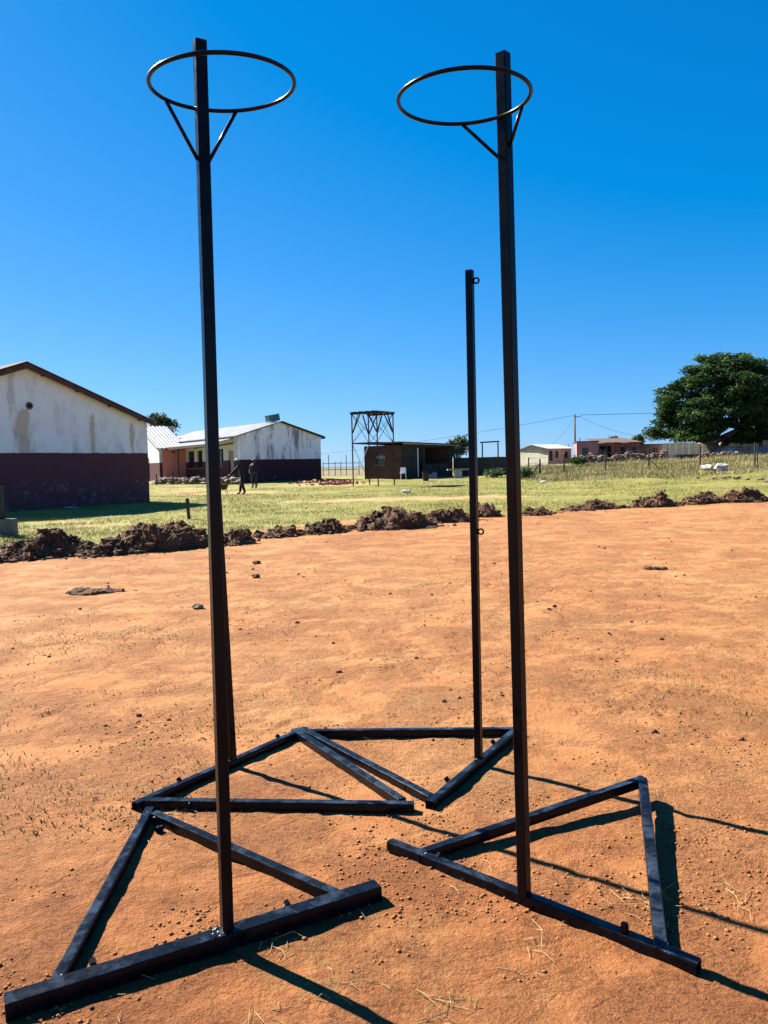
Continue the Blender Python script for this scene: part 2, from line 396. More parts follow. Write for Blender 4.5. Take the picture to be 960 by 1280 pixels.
# ------------------------------------------------------------------ ground sheet
B_PX = [(-900, 800), (-300, 730), (-60, 700), (60, 686), (200, 674), (330, 662), (430, 652), (520, 650), (640, 643), (720, 637), (830, 630), (960, 620), (1300, 606)]
BP = np.array([gt(*q)[:2] for q in B_PX])
def turf_edge(x): return np.interp(x, BP[:, 0], BP[:, 1])
BARE = [(gt(240, 612), 4.2, 5.0), (gt(300, 616), 4.5, 2.0), (gt(470, 625), 8, 2.2), (gt(150, 656), 2.2, .8), (gt(90, 652), 1.6, .7), (gt(585, 622), 3, .9), (gt(430, 605), 3, 3), (gt(400, 606), 4, 2.5), (gt(730, 612), 4, .8), (gt(50, 645), 2, 1)]
def cover(x, y):
    g = sstep(-.9, .9, y - turf_edge(x))
    g = g * sstep(-20, -14, x + 0 * y + 1e-9) if False else g
    for (c, rx, ry) in BARE:
        q = ((x - c[0]) / rx) ** 2 + ((y - c[1]) / ry) ** 2
        g = g - .58 * np.exp(-q)
    tall = sstep(43, 50, y - .25 * np.clip(x - 10, -20, 30)) * sstep(7, 12, x) + sstep(66, 80, y)
    far = sstep(130, 300, y)
    return np.clip(g, 0, 1), np.clip(tall, 0, 1), far
PRINTS = []
for k in range(13):                                     # lines of scuffed shoe prints across the yard
    px_, py_, th_ = rng.uniform(-5, 5), rng.uniform(2.2, 11), rng.uniform(0, 6.28)
    for j in range(7):
        sd_ = (-1) ** j * .09; PRINTS.append((px_ + math.cos(th_) * .62 * j - math.sin(th_) * sd_, py_ + math.sin(th_) * .62 * j + math.cos(th_) * sd_, th_ + rng.normal() * .15))
PRINTS = [q for q in PRINTS if 1.6 < q[1] < 12 and abs(q[0]) < q[1] * .6]
def prints(x, y):
    r = np.zeros_like(x)
    for (cx, cy, th) in PRINTS:
        m = (np.abs(x - cx) < .3) & (np.abs(y - cy) < .3)
        if not m.any(): continue
        dx, dy = x[m] - cx, y[m] - cy; a, b = (dx * math.cos(th) + dy * math.sin(th)) / .145, (-dx * math.sin(th) + dy * math.cos(th)) / .055
        q = a * a + b * b; r[m] += -.011 * sstep(1.15, .75, q) + .005 * np.exp(-((q - 1.5) / .45) ** 2)
    return r
def relief(x, y):
    n = np.exp(-np.clip(y - 2, 0, 99) / 14)
    r = .004 * fbm(x * 2.2, y * 2.2, s=11, o=3) + .0036 * fbm(x * 13, y * 13, s=5, o=3) * np.clip(n * 1.3, 0, 1)
    pits = np.clip(fbm(x * 7 + 9, y * 7, s=23, o=3) - .45, 0, 1)
    return r - .012 * pits + prints(np.asarray(x, float), np.asarray(y, float)) if np.ndim(x) else r - .012 * pits
xs = [0.]; 
while xs[-1] < 2500: xs.append(xs[-1] + (.026 if xs[-1] < 2.0 else .026 * (xs[-1] / 2.0) ** 1.06 if xs[-1] < 60 else xs[-1] * .12))
xs = np.array([-q for q in xs[:0:-1]] + xs)
ys = [-40., -20, -10, -6, -4, -2, -1, 0, .6, 1.0, 1.3, 1.5]
while ys[-1] < 4000:
    y = ys[-1]; ys.append(y + (max(.018, .0075 * y) if y < 90 else .05 * y))
ys = np.array(ys)
X, Y = np.meshgrid(xs, ys)
Z = terr(X, Y) + relief(X, Y) + (sstep(8, 14, Y)) * .03 * fbm(X * .35, Y * .35, s=40, o=3) * sstep(200, 60, Y)
nx, ny = len(xs), len(ys)
idx = np.arange(nx * ny).reshape(ny, nx)
Fq = np.stack([idx[:-1, :-1], idx[:-1, 1:], idx[1:, 1:], idx[1:, :-1]], -1).reshape(-1, 4)
V = np.stack([X, Y, Z], -1).reshape(-1, 3)
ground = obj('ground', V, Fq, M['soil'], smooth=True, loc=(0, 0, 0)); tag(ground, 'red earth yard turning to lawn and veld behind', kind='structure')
ca = ground.data.color_attributes.new('cover', 'FLOAT_COLOR', 'POINT')
g_, t_, f_ = cover(V[:, 0], V[:, 1])
ca.data.foreach_set('color', np.stack([g_, t_, f_, sstep(0, 3.5, V[:, 1] - turf_edge(V[:, 0]))], -1).astype(np.float32).ravel())

# ------------------------------------------------------------------ posts on triangular bases
def P3(p, z=None): return np.array([p[0], p[1], p[2] if z is None else z], float)
def stand(root, front, arms, apex_z, fw, fh, aw=.036, slack=.03):
    """front = (a, b) ends of the front tube on the ground, arms = two (start, end) pairs; all at tube mid height"""
    a, b = front
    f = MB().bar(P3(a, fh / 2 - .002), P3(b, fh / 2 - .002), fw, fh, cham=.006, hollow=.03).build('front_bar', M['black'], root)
    out = [f]
    for k, (p, q) in enumerate(arms):
        d = nrm(np.array(q) - np.array(p)); p = np.array(p) - d * .034; e = np.array(q) + d * (slack if k == 0 else -.019)
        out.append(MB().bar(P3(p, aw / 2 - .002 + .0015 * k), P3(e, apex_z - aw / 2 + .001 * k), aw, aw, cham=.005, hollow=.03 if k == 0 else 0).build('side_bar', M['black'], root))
    return out
def weld(root, p, r=.010, n=6, seed=1):
    mb = MB(); g = random.Random(seed)
    for k in range(n):
        w_ = .016 if n > 5 else .0025
        mb.lump(np.array(p) + [g.uniform(-w_, w_), g.uniform(-w_, w_), g.uniform(-.3, .7) * w_], r * g.uniform(.35, .7), seed + k, 1)
    return mb.build('weld_bead', M['weld'], root, True)
def eyelet(root, c, ax, r=.014, w_=.004, name='eyelet'):
    ax = nrm(ax); u = nrm(np.cross(ax, (0, 0, 1))) if abs(ax[2]) < .9 else np.array([1., 0, 0]); v = np.cross(ax, u)
    return MB().tube([np.array(c) + r * (math.cos(t) * u + math.sin(t) * v) for t in np.linspace(0, 2 * math.pi, 20, endpoint=False)], w_, 6, closed=True).build(name, M['black'], root, True)
def nut(root, c, ax, r=.011, l=.022):
    ax = nrm(ax); return MB().tube([np.array(c), np.array(c) + ax * l], r, 6).build('ground_lug', M['black'], root)
def pole(root, base, top, s, yaw):
    up = np.array([math.cos(yaw), math.sin(yaw), 0.])
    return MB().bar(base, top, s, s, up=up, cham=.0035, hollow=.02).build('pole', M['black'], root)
def hoop(root, c, nx_, ny_, r, tube=.0056):
    N = nrm([nx_, ny_, 1]); a = nrm(np.cross([0, 1, 0], N)); b = np.cross(N, a); c = np.array(c)
    pts = [c + r * (math.cos(t) * a + math.sin(t) * b) for t in np.linspace(0, 2 * math.pi, 72, endpoint=False)]
    MB().tube(pts, tube, 10, closed=True).build('hoop', M['black'], root, True)
    return pts, c, N
def nearest_ring(c, N, toward):
    d = np.array(toward, float) - np.array(c); d = d - N * np.dot(d, N); return np.array(c) + nrm(d) * .19
# front left netball post
S = .0345
r = thing('netball_post', (-.517, 2.31, 0), 'black netball post on a thick-barred base, its hoop pointing right of the pole', 'netball post', 'black netball posts with hoops')
a, b = np.array((-1.050, 2.024)), np.array((-.050, 2.570))
stand(r, (a, b), [((-.951, 2.100), (-1.021, 3.215)), ((-.158, 2.52), (-1.005, 3.205))], .038, .061, .052, .038)
yaw = math.atan2(*(b - a)[::-1])
base = np.array((-.510, 2.322, .047)); top = np.array((-.502, 2.322, 2.692))
pole(r, base, top, S, yaw)
for k, p in enumerate([(-.532, 2.298, .05), (-.515, 2.30, .05), (-.94, 2.125, .045), (-1.017, 3.19, .037), (-.17, 2.525, .042)]): weld(r, p, .0065 if k < 1 else .004, 7 if k == 0 else 3, k * 7 + 1)
pts, c, N = hoop(r, (-.4038 * 1.014, 2.1333 * 1.014, EYE + 1.0293 * 1.014), -.0348, -.0846, .19 * 1.014)
for px in ((206, 125), (293, 142)):
    q = at(px[0], px[1], 2.25); ring_p = min(pts, key=lambda p: np.linalg.norm((p - [0, 0, EYE]) / np.linalg.norm(p - [0, 0, EYE]) - (q - [0, 0, EYE]) / np.linalg.norm(q - [0, 0, EYE])))
    side = -1 if px[0] < 250 else 1; u = np.array([math.cos(yaw), math.sin(yaw), 0])
    zb = at(250, 199, 2.31)[2]
    MB().tube([ring_p + [0, 0, -.004], np.array((-.503, 2.322, zb)) + u * side * (S / 2 - .001)], .0055, 8).build('brace', M['black'], r, True)
for p in ((-.86, 2.165, .03), (-.33, 2.45, .03)):
    nn = np.array([-.48, .88, .25]); nut(r, np.array(p) + nn * .02, nn, .010, .02)
eyelet(r, (-.975, 3.145, .02), (.4, .9, 0)); nut(r, (-.93, 3.10, .012), (-.6, -.8, 0), .012, .03)
# front right netball post (its back corner is propped off the ground, so it leans forward)
r = thing('netball_post', (.438, 2.52, 0), 'black netball post leaning slightly forward, back corner of its base lifted off the soil', 'netball post', 'black netball posts with hoops')
a, b = np.array((-.005, 2.905)), np.array((.866, 2.140))
AP = np.array((1.1006, 3.3085))
stand(r, (a, b), [((.120, 2.815), tuple(AP)), ((.790, 2.232), tuple(AP + [-.006, .0]))], .096, .039, .039, .039, -.002)
yaw = math.atan2(*(b - a)[::-1])
base = np.array((.436, 2.505, .033)); top = np.array((.3765, 2.352, 2.655)); pole(r, base, top, S, yaw)
axis = nrm(top - base)
pts, c, N = hoop(r, (.2571 * .957, 2.3126 * .957, EYE + 1.0623 * .957), -.0115, -.0467, .19 * .957)
u = np.array([math.cos(yaw), math.sin(yaw), 0])
for px, side, zpx in (((581, 156), -1, 196), ((653, 133), 1, 184)):
    q = nrm(at(px[0], px[1], 2.25) - [0, 0, EYE]); ring_p = min(pts, key=lambda p: np.linalg.norm(nrm(p - [0, 0, EYE]) - q))
    zb = at(630, zpx, 2.36)[2]; pa = base + axis * ((zb - base[2]) / axis[2])
    MB().tube([ring_p + [0, 0, -.004], pa + u * side * (S / 2 - .001)], .0055, 8).build('brace', M['black'], r, True)
weld(r, (.42, 2.51, .036), .005, 3, 31); weld(r, (.125, 2.79, .036), .005, 3, 32); weld(r, (AP[0] + .01, AP[1] - .02, .09), .004, 3, 33); weld(r, (.805, 2.215, .04), .004, 3, 34)
nut(r, (.165, 2.765, .03), (.6, .7, .5), .011, .02); nut(r, (.70, 2.285, .034), (0, 0, 1), .012, .028); eyelet(r, (1.01, 3.262, .062), (.8, .5, 0))
sc_ = MB()
for k in range(14):
    f0 = .888 + .0072 * k + random.uniform(-.003, .003); p = a + (b - a) * f0; nn = np.array([-.66, -.75]) * .0165
    sc_.box((p[0] + nn[0], p[1] + nn[1], .0338), (*nrm(b - a), 0), (nn[0] / .0165, nn[1] / .0165, .3), (0, 0, 1), random.uniform(.0015, .0055), random.uniform(.0006, .0017), .0006)
sc_.build('worn_paint_fleck', M['white'], r)
# rear net poles
def net_pole(label, front, arms, base, top, eyes, yawp, lugs):
    r = thing('net_pole', (base[0], base[1], 0), label, 'net pole', 'black net poles without hoops')
    stand(r, front, arms, .040, .040, .040, .040)
    a, b = [np.array(q) for q in front]; yaw = math.atan2(*(b - a)[::-1])
    pole(r, np.array((base[0], base[1], .033)), np.array(top), .0335, yaw)
    for z in eyes:
        t_ = (z - .03) / (top[2] - .03); p = np.array((base[0], base[1], .03)) * (1 - t_) + np.array(top) * t_
        d = np.array([math.cos(yaw), math.sin(yaw), 0])
        eyelet(r, p + np.array((.030, -.008, 0)), np.array((-.25, -1, 0)), .0125, .0045)
    weld(r, (base[0] - .015, base[1] - .02, .036), .005, 3, 51)
    for p in lugs: nut(r, p, (-.5, .3, .6), .011, .022)
    e = np.array(arms[0][1]); weld(r, (*(np.array(arms[1][1]) * .97 + np.array(arms[1][0]) * .03), .034), .005, 3, 52)
    eyelet(r, (*(np.array(arms[0][0]) * .85 + np.array(arms[0][1]) * .15 + [0, -.022]), .02), (1, 0, 0), .012, .004)
    return r
net_pole('black net pole standing directly behind the thick-barred netball post', ((-1.102, 3.290), (-.461, 4.236)),
         [((-1.030, 3.323), (.070, 3.226)), ((-.500, 4.180), (.060, 3.250))], (-.775, 3.775), (-.836, 3.790, 2.36), (2.30, 1.12), 0,
         [(-.965, 3.52, .03), (-.585, 4.08, .03)])
net_pole('black net pole with small eyelets on its right edge, behind the leaning netball post', ((.166, 3.238), (.684, 4.135)),
         [((.160, 3.325), (-.4547, 4.1927)), ((.640, 4.140), (-.448, 4.176))], (.434, 3.722), (.428, 3.735, 2.375), (2.325, 1.14), 0,
         [(.265, 3.46, .03), (.54, 3.93, .03)])

# ------------------------------------------------------------------ soil heaps
def heap(px, py, wpx, hpx, label, seed, kpx=None, peaks=None, redder=0.):
    c = gt(px, py); d = c[1]; m = d / F
    L = wpx * m / 2; D = max(.45, min(1.3, hpx * m * 1.1)); Hh = hpx * m * .60
    ax = nrm(np.array([turf_dir(c[0])[0], turf_dir(c[0])[1]])); ay = np.array([-ax[1], ax[0]])
    L = L / max(.75, ax[0])
    n1, n2 = 150, 60; U, Vv = np.meshgrid(np.linspace(-1, 1, n1), np.linspace(-1, 1, n2))
    wx = c[0] + ax[0] * U * L + ay[0] * Vv * D; wy = c[1] + D * .55 + ax[1] * U * L + ay[1] * Vv * D
    wob = .22 * fbm(wx * 1.7, wy * 1.7, s=seed + 9, o=3)
    rr = np.clip(1 - (np.abs(U) ** 2.6) - Vv ** 2 + wob * (1 - np.maximum(np.abs(U), np.abs(Vv)) ** 6) - .06, 0, 1) ** .65
    prof = np.ones_like(U) * .62
    for (u0, su, am) in (peaks or [(0, .4, .4)]): prof = prof + am * np.exp(-((U - u0) / su) ** 2)
    rough = 1 + .5 * fbm(wx * 2.2, wy * 2.2, s=seed, o=2)
    def billow(f, s_): return 1 - 2 * np.abs(vn(wx * f + .7 * vn(wx * f, wy * f, s=s_ + 50), wy * f + .7 * vn(wx * f, wy * f, s=s_ + 60), s=s_)) ** .7
    zz = Hh * rr * prof * np.clip(rough, .3, 1.7) + rr ** .4 * (.085 * billow(3.2, seed) + .05 * billow(7.5, seed + 1) + .028 * billow(17, seed + 2)) * min(1, hpx * m / .5)
    zz = np.where(rr <= .0001, -.06, np.maximum(zz, -.02))
    bz = terr(wx, wy)
    vs = np.stack([wx, wy, bz + zz - .02], -1).reshape(-1, 3); ii = np.arange(n1 * n2).reshape(n2, n1)
    fs = np.stack([ii[:-1, :-1], ii[:-1, 1:], ii[1:, 1:], ii[1:, :-1]], -1).reshape(-1, 4)
    root = thing('soil_heap', (c[0], c[1] + D * .55, float(terr(c[0], c[1]))), label, 'soil heap', 'heaps of dug soil along the edge of the lawn')
    obj('mound', vs, fs, M['clod'], root)
    g = np.random.default_rng(seed); mb = MB(); st = MB()
    n = int(np.clip(L * 2 * D * 2 * 110, 120, 520)); k = 0
    while k < n:
        i, j = g.integers(0, n2), g.integers(0, n1)
        if rr[i, j] < .05 and g.random() > .3: continue
        s_ = min(g.lognormal(math.log(.030), .55), .10)
        p = np.array([wx[i, j] + g.normal() * .05, wy[i, j] + g.normal() * .05, bz[i, j] + max(zz[i, j], 0) - s_ * .1])
        if k % 3 == 0:                          # loose crumbs spilt round the foot
            th = g.uniform(0, 6.28); q_ = 1.0 + abs(g.normal()) * .16; s_ *= .6; a_, b_ = math.cos(th) * q_ * L, math.sin(th) * q_ * D
            p[:2] = [c[0] + ax[0] * a_ + ay[0] * b_, c[1] + D * .55 + ax[1] * a_ + ay[1] * b_]; p[2] = float(terr(p[0], p[1])) + s_ * .3
        mb.lump(p, s_, seed * 50 + k, 1, (1 + g.random() * .5, 1, .95), .75); k += 1
    tag(mb.build('clod_layer', M['clod2'], root), kind='stuff')
    for k in range(int(n * .9)):
        i, j = g.integers(0, n2), g.integers(0, n1)
        if rr[i, j] < .1: continue
        p = np.array([wx[i, j], wy[i, j], bz[i, j] + max(zz[i, j], 0) + .01]); q = p + np.array([g.normal() * .09, g.normal() * .06, abs(g.normal()) * .09 + .01]); pm = (p + q) / 2 + g.normal(size=3) * .02
        st.tube([p, pm, q], .0028, 3, caps=False)
    tag(st.build('root_fibre', M['straw'], root), kind='stuff')
def turf_dir(x):
    e = .8; return np.array([2 * e, turf_edge(x + e) - turf_edge(x - e)])
heap(38, 699, 125, 34, 'dark soil heap beside the concrete plinth, first along the lawn edge', 3, peaks=[(.2, .3, .5)])
heap(178, 690, 150, 42, 'long broken soil heap in front of the big school gable', 8, peaks=[(-.1, .2, .35), (.45, .18, .6)])
heap(282, 681, 52, 24, 'small soil heap showing on both sides of the thick-barred netball post', 13)
heap(352, 670, 50, 10, 'low flattened soil patch between two heaps left of centre', 17)
heap(405, 666, 52, 25, 'compact dome of dark soil left of the tallest heap', 22)
heap(492, 661, 110, 36, 'tallest soil heap, peaked, in front of the steel water tower', 27, peaks=[(.0, .22, .45), (-.6, .2, .2)])
heap(560, 653, 78, 24, 'soil heap behind and left of the slim net pole', 33, peaks=[(.1, .4, .3)])
heap(608, 646, 40, 18, 'soil heap between the net pole and the leaning netball post', 38)
heap(672, 643, 48, 8, 'low crumbled soil strip just right of the leaning netball post', 43)
heap(748, 637, 86, 12, 'flat spread of soil clods in front of the pink house', 48)
heap(820, 633, 66, 18, 'small pointed soil heap below the fig tree crown', 53, peaks=[(.1, .3, .6)])
heap(886, 629, 74, 16, 'soil heap in front of the white boulders', 58)
heap(936, 627, 72, 19, 'soil heap at the far right end of the row', 63, peaks=[(.3, .4, .4)])

# ------------------------------------------------------------------ small things on the soil
def scatter(n, ymin, ymax, k=1.0):
    y = ymin * (ymax / ymin) ** (rng.random(n) ** k); x = (rng.random(n) * 2 - 1) * (y * .56 + .25); return x, y
ICOV, ICOF = ICO[1][0], np.array(ICO[1][1])
def lumps(name, n, ymin, ymax, smin, smax, m, k=1.0):
    x, y = scatter(n, ymin, ymax, k); s = smin * (smax / smin) ** (rng.random(n) ** 2.2)
    keep = (vn(x * 1.9, y * 2.4, s=77) + .7 * vn(x * 6, y * 8, s=78) + .3 * rng.normal(size=n) > .35) & (y < turf_edge(x) + .5); x, y, s = x[keep], y[keep], s[keep]; n = len(x)
    z = terr(x, y) + relief(x, y)
    j = 1 + .7 * (rng.random((n, len(ICOV))) - .5)
    v = ICOV[None] * j[..., None] * s[:, None, None] * np.array([1.2, 1.0, .7])
    th = rng.random(n) * 6.28; c_, s_ = np.cos(th), np.sin(th)
    v = np.stack([v[..., 0] * c_[:, None] - v[..., 1] * s_[:, None], v[..., 0] * s_[:, None] + v[..., 1] * c_[:, None], v[..., 2]], -1)
    v = v + np.stack([x, y, z + s * .25], -1)[:, None, :]
    f = (ICOF[None] + (np.arange(n) * len(ICOV))[:, None, None]).reshape(-1, 3)
    o = obj(name, v.reshape(-1, 3), f, m, loc=(0, 3, 0)); return tag(o, None, None, None, 'stuff')
tag(lumps('soil_crumbs', 60000, 1.9, 13, .0011, .0075, M['crumb'], 1.1), 'small crumbs of red soil lying over the bare yard')
tag(lumps('dark_soil_specks', 7000, 1.9, 22, .0010, .0075, M['clod2'], .7), 'dark specks of turned soil and roots on the red yard')
tag(lumps('small_clods', 1500, 4.0, 20, .006, .024, M['clod2'], .8), 'small dark clods strewn over the middle of the yard')
def blades(name, x, y, h, wd, m, lean=.35, seg=1):
    n = len(x); z = terr(x, y); th = rng.random(n) * 6.283; l = lean * h * rng.random(n)
    bx, by = np.cos(th) * wd, np.sin(th) * wd; tx = x + rng.normal(size=n) * l; ty = y + rng.normal(size=n) * l
    v = np.stack([np.stack([x - bx, y - by, z - .01], -1), np.stack([x + bx, y + by, z - .01], -1), np.stack([tx, ty, z + h], -1)], 1)
    f = np.arange(n * 3).reshape(n, 3)
    return tag(obj(name, v.reshape(-1, 3), f, m, loc=(0, 30, 0)), kind='stuff')
def straw():
    mb = MB(); g = np.random.default_rng(5)
    def bit(x, y, l, th, r=.0010):
        z = float(terr(x, y) + relief(x, y)); p = np.array([x, y, z + .003]); d = np.array([math.cos(th), math.sin(th), 0])
        mid = p + d * l * .5 + [g.normal() * l * .12, g.normal() * l * .12, .004 + abs(g.normal()) * .006]
        mb.tube([p, mid, p + d * l + [0, 0, .002]], r, 4, caps=False)
    x, y = scatter(130, 1.9, 7, 1.0)
    for a_, b_ in zip(x, y): bit(a_, b_, g.uniform(.02, .09), g.uniform(0, 6.28), g.uniform(.0005, .0011))
    for px, py, nn, sp in ((800, 1130, 22, .05), (335, 1185, 9, .04), (650, 1195, 6, .04), (785, 985, 10, .06), (440, 1245, 6, .06), (345, 1270, 6, .05), (235, 1010, 16, .08), (560, 1270, 12, .05), (905, 1120, 6, .05), (700, 1160, 8, .05)):
        c = gt(px, py)
        for k in range(nn): bit(c[0] + g.normal() * sp, c[1] + g.normal() * sp, g.uniform(.03, .10), g.uniform(0, 6.28))
    tag(mb.build('straw_litter', M['straw']), 'wisps of dry straw scattered over the red soil', kind='stuff')
straw()
tx, ty = [], []
for px, py, n, sp in ((118, 1012, 240, .12), (20, 1025, 120, .10), (245, 1010, 150, .07), (150, 800, 420, .30), (50, 808, 420, .28), (225, 792, 200, .3), (840, 862, 420, .28), (790, 868, 260, .22), (905, 872, 260, .3), (825, 850, 200, .3), (355, 715, 200, .6), (700, 745, 300, .7), (800, 740, 300, .8), (690, 785, 160, .4), (330, 850, 120, .4), (480, 800, 160, .6), (60, 985, 100, .10), (560, 770, 200, .7), (930, 800, 160, .5), (400, 740, 160, .6), (950, 890, 160, .2)):
    c = gt(px, py); tx += list(c[0] + rng.normal(size=n) * sp * 1.8); ty += list(c[1] + rng.normal(size=n) * sp)
x, y = scatter(26000, 3.2, 19, .8); kp = (fbm(x * .55, y * .8, s=61, o=3) + .5 * vn(x * 4, y * 5, s=62) > .50) & (y < turf_edge(x)); tx += list(x[kp]); ty += list(y[kp])
tx, ty = np.array(tx), np.array(ty)
tag(blades('sparse_weed_tufts', tx, ty, .006 + .016 * rng.random(len(tx)), .0042, M['weed'], 1.6), 'thin patches of creeping grass on the bare soil')
def rock(px, py, wpx, label, seed, m='stone', sq=(1.2, 1, .7), group=None, cat='stone'):
    c = gt(px, py); s_ = wpx / F * c[1] / 2
    o = MB().lump(c + [0, 0, s_ * .4], s_ / 1.1, seed, 2, sq, .5).build('stone', M[m]); return tag(o, label, cat, group)
rock(248, 761, 13, 'grey brown stone on the soil just left of the thick-barred netball post', 4)
rock(321, 705, 9, 'small dark clod near the lawn edge right of the thick-barred post, the farther of two', 5, 'clod2', cat='clod')
rock(320, 722, 9, 'small dark clod near the lawn edge right of the thick-barred post, the nearer of two', 6, 'clod2', cat='clod')
def patch(px, py, n, sx, sy, r0, r1, label):
    c = gt(px, py); root = thing('clod_patch', c, label, 'clod patch')
    U, Vv = np.meshgrid(np.linspace(-1, 1, 70), np.linspace(-1, 1, 44)); X_, Y_ = c[0] + U * sx * 2.2, c[1] + Vv * sy * 2.2
    e = 1 - U ** 2 - Vv ** 2 + .75 * fbm(X_ * 5, Y_ * 7, s=int(px), o=4) - .25
    z_ = terr(X_, Y_) + np.where(e > 0, .012 + .05 * np.clip(e, 0, 1) ** .5 * (.5 + .6 * fbm(X_ * 13, Y_ * 13, s=3, o=3)), -.06); ii = np.arange(70 * 44).reshape(44, 70)
    obj('dug_soil', np.stack([X_, Y_, z_], -1).reshape(-1, 3), np.stack([ii[:-1, :-1], ii[:-1, 1:], ii[1:, 1:], ii[1:, :-1]], -1).reshape(-1, 4), M['clod'], root)
    for k in range(n):
        x, y = c[0] + rng.normal() * sx, c[1] + rng.normal() * sy
        MB().lump((x, y, float(terr(x, y)) + .006), r0 + (r1 - r0) * rng.random() ** 2, k + int(px), 1, (1.4, 1, .8), .7).build('clod', M['clod2'], root)
patch(119, 741, 30, .155, .10, .010, .035, 'flat dark patch of dug roots in the red soil, left of the posts')
patch(822, 711, 12, .10, .05, .008, .026, 'few dark clods alone on the soil, right of the leaning netball post')

# ------------------------------------------------------------------ grass
n = 230000
y = 15 + 45 * rng.random(n) ** 1.25; x = (rng.random(n) * 2 - 1) * (y * .53 + 1)
g_, t_, _ = cover(x, y)
keep = (g_ + .5 * vn(x * 1.1, y * 1.1, s=90) + .25 * vn(x * 4, y * 4, s=91) > .45 + .3 * rng.random(n)); x, y = x[keep], y[keep]
hh = .035 + .06 * rng.random(len(x)) ** 2
tag(blades('lawn_grass', x, y, hh, .006, M['grass'], .9), 'short yellow green lawn grass behind the soil heaps', kind='stuff')
n = 80000
y = 46 + 34 * rng.random(n); x = 9 + rng.random(n) * 42
_, t_, _ = cover(x, y); pt = fbm(x * .45, y * .45, s=94, o=3); keep = (t_ + .7 * pt > .45 + .5 * rng.random(n)) & (x < y * .56); x, y, pt = x[keep], y[keep], pt[keep]
hh = (.08 + .26 * rng.random(len(x)) ** 1.6) * np.clip(1 + .7 * pt + .6 * vn(x * 1.6, y * 1.6, s=96), .35, 2.)
tag(blades('tall_dry_grass', x, y, hh, .013, M['tall'], .8), 'tall straw coloured grass along the wire fence', kind='stuff')
n = 60000
y = 40 + 30 * rng.random(n); x = 7 + rng.random(n) * 36
_, t_, _ = cover(x, y); keep = (t_ + .6 * vn(x * .6, y * .6, s=97) > .15 + .6 * rng.random(n)) & (x < y * .56); x, y = x[keep], y[keep]
tag(blades('rank_grass', x, y, .05 + .14 * rng.random(len(x)), .012, M['rank'], 1.0), 'low rank green grass below the dry grass at the fence', kind='stuff')

# ------------------------------------------------------------------ trees
def leaves(lobes, n, size, seed, clump=.55, per=70, flat=.8):
    g = np.random.default_rng(seed); P = []; T = []
    vol = np.array([l[1] * l[2] * l[3] for l in lobes]) ** (2 / 3); vol = vol / vol.sum()
    for (c, rx, ry, rz), f_ in zip(lobes, vol):
        k = max(2, int(n * f_ / per))
        d = g.normal(size=(k, 3)); d /= np.linalg.norm(d, axis=1)[:, None]; d[:, 2] = np.where(d[:, 2] < -.35, -d[:, 2] * .4, d[:, 2])
        rad = 1 - .45 * g.random(k) ** 2.2
        cc = np.array(c) + d * rad[:, None] * np.array([rx, ry, rz])
        tint = np.clip(.42 + .30 * g.normal(size=k), 0, 1)
        q = np.clip(g.normal(size=(k, per, 3)), -1.7, 1.7) * clump * np.array([1, 1, flat]) * (.7 + .6 * g.random((k, 1, 1)))
        P.append((cc[:, None] + q).reshape(-1, 3)); T.append((tint[:, None] + .13 * g.normal(size=(k, per))).reshape(-1))
    P = np.concatenate(P); T = np.clip(np.concatenate(T), 0, 1); m = len(P)
    a = g.normal(size=(m, 3)); a[:, 2] *= .6; a /= np.linalg.norm(a, axis=1)[:, None]
    b = g.normal(size=(m, 3)); b -= a * (a * b).sum(1)[:, None]; b /= np.linalg.norm(b, axis=1)[:, None]
    s_ = size * (.6 + .8 * g.random((m, 1)))
    v = np.stack([P - a * s_, P + b * s_ * .5, P + a * s_, P - b * s_ * .5], 1).reshape(-1, 3)
    return v, np.arange(m * 4).reshape(m, 4), T
def crown(root, lobes, n, size, seed, m, **kw):
    v, f, T = leaves(lobes, n, size, seed, **kw); o = obj('crown', v, f, M[m], root)
    at_ = o.data.attributes.new('tint', 'FLOAT', 'POINT'); at_.data.foreach_set('value', np.repeat(T, 4).astype(np.float32)); return o
DT = 92.; mt = DT / F
def tp(px, py, dd=0): return at(px, py, DT + dd)
base = on(893, DT)
root = thing('fig_tree', base, 'huge dark green spreading fig tree with a broad domed crown', 'tree')
tk = MB(); b0 = base + [0, 0, -.3]
fork = tp(886, 549)
tk.tube([b0, base + [.1, 0, .8], fork], [1.05, .75, .6], 12)
for (px, py, dd, r0) in ((850, 520, -1, .34), (872, 490, 2, .36), (905, 480, -2, .38), (935, 500, 1, .36), (960, 515, -1, .3), (920, 540, -2, .42), (840, 540, 1, .22), (990, 505, 2, .3)):
    e = tp(px, py, dd); mid = (fork + e) / 2 + [0, 0, -.4]; tk.tube([fork + [0, 0, -.5], mid, e], [r0, r0 * .7, .08], 8)
tk.tube([base + [.4, 0, -.2], tp(908, 552), tp(930, 535, -1)], [.55, .42, .15], 10)
tk.build('trunk', M['bark'], root, True)
lob = []
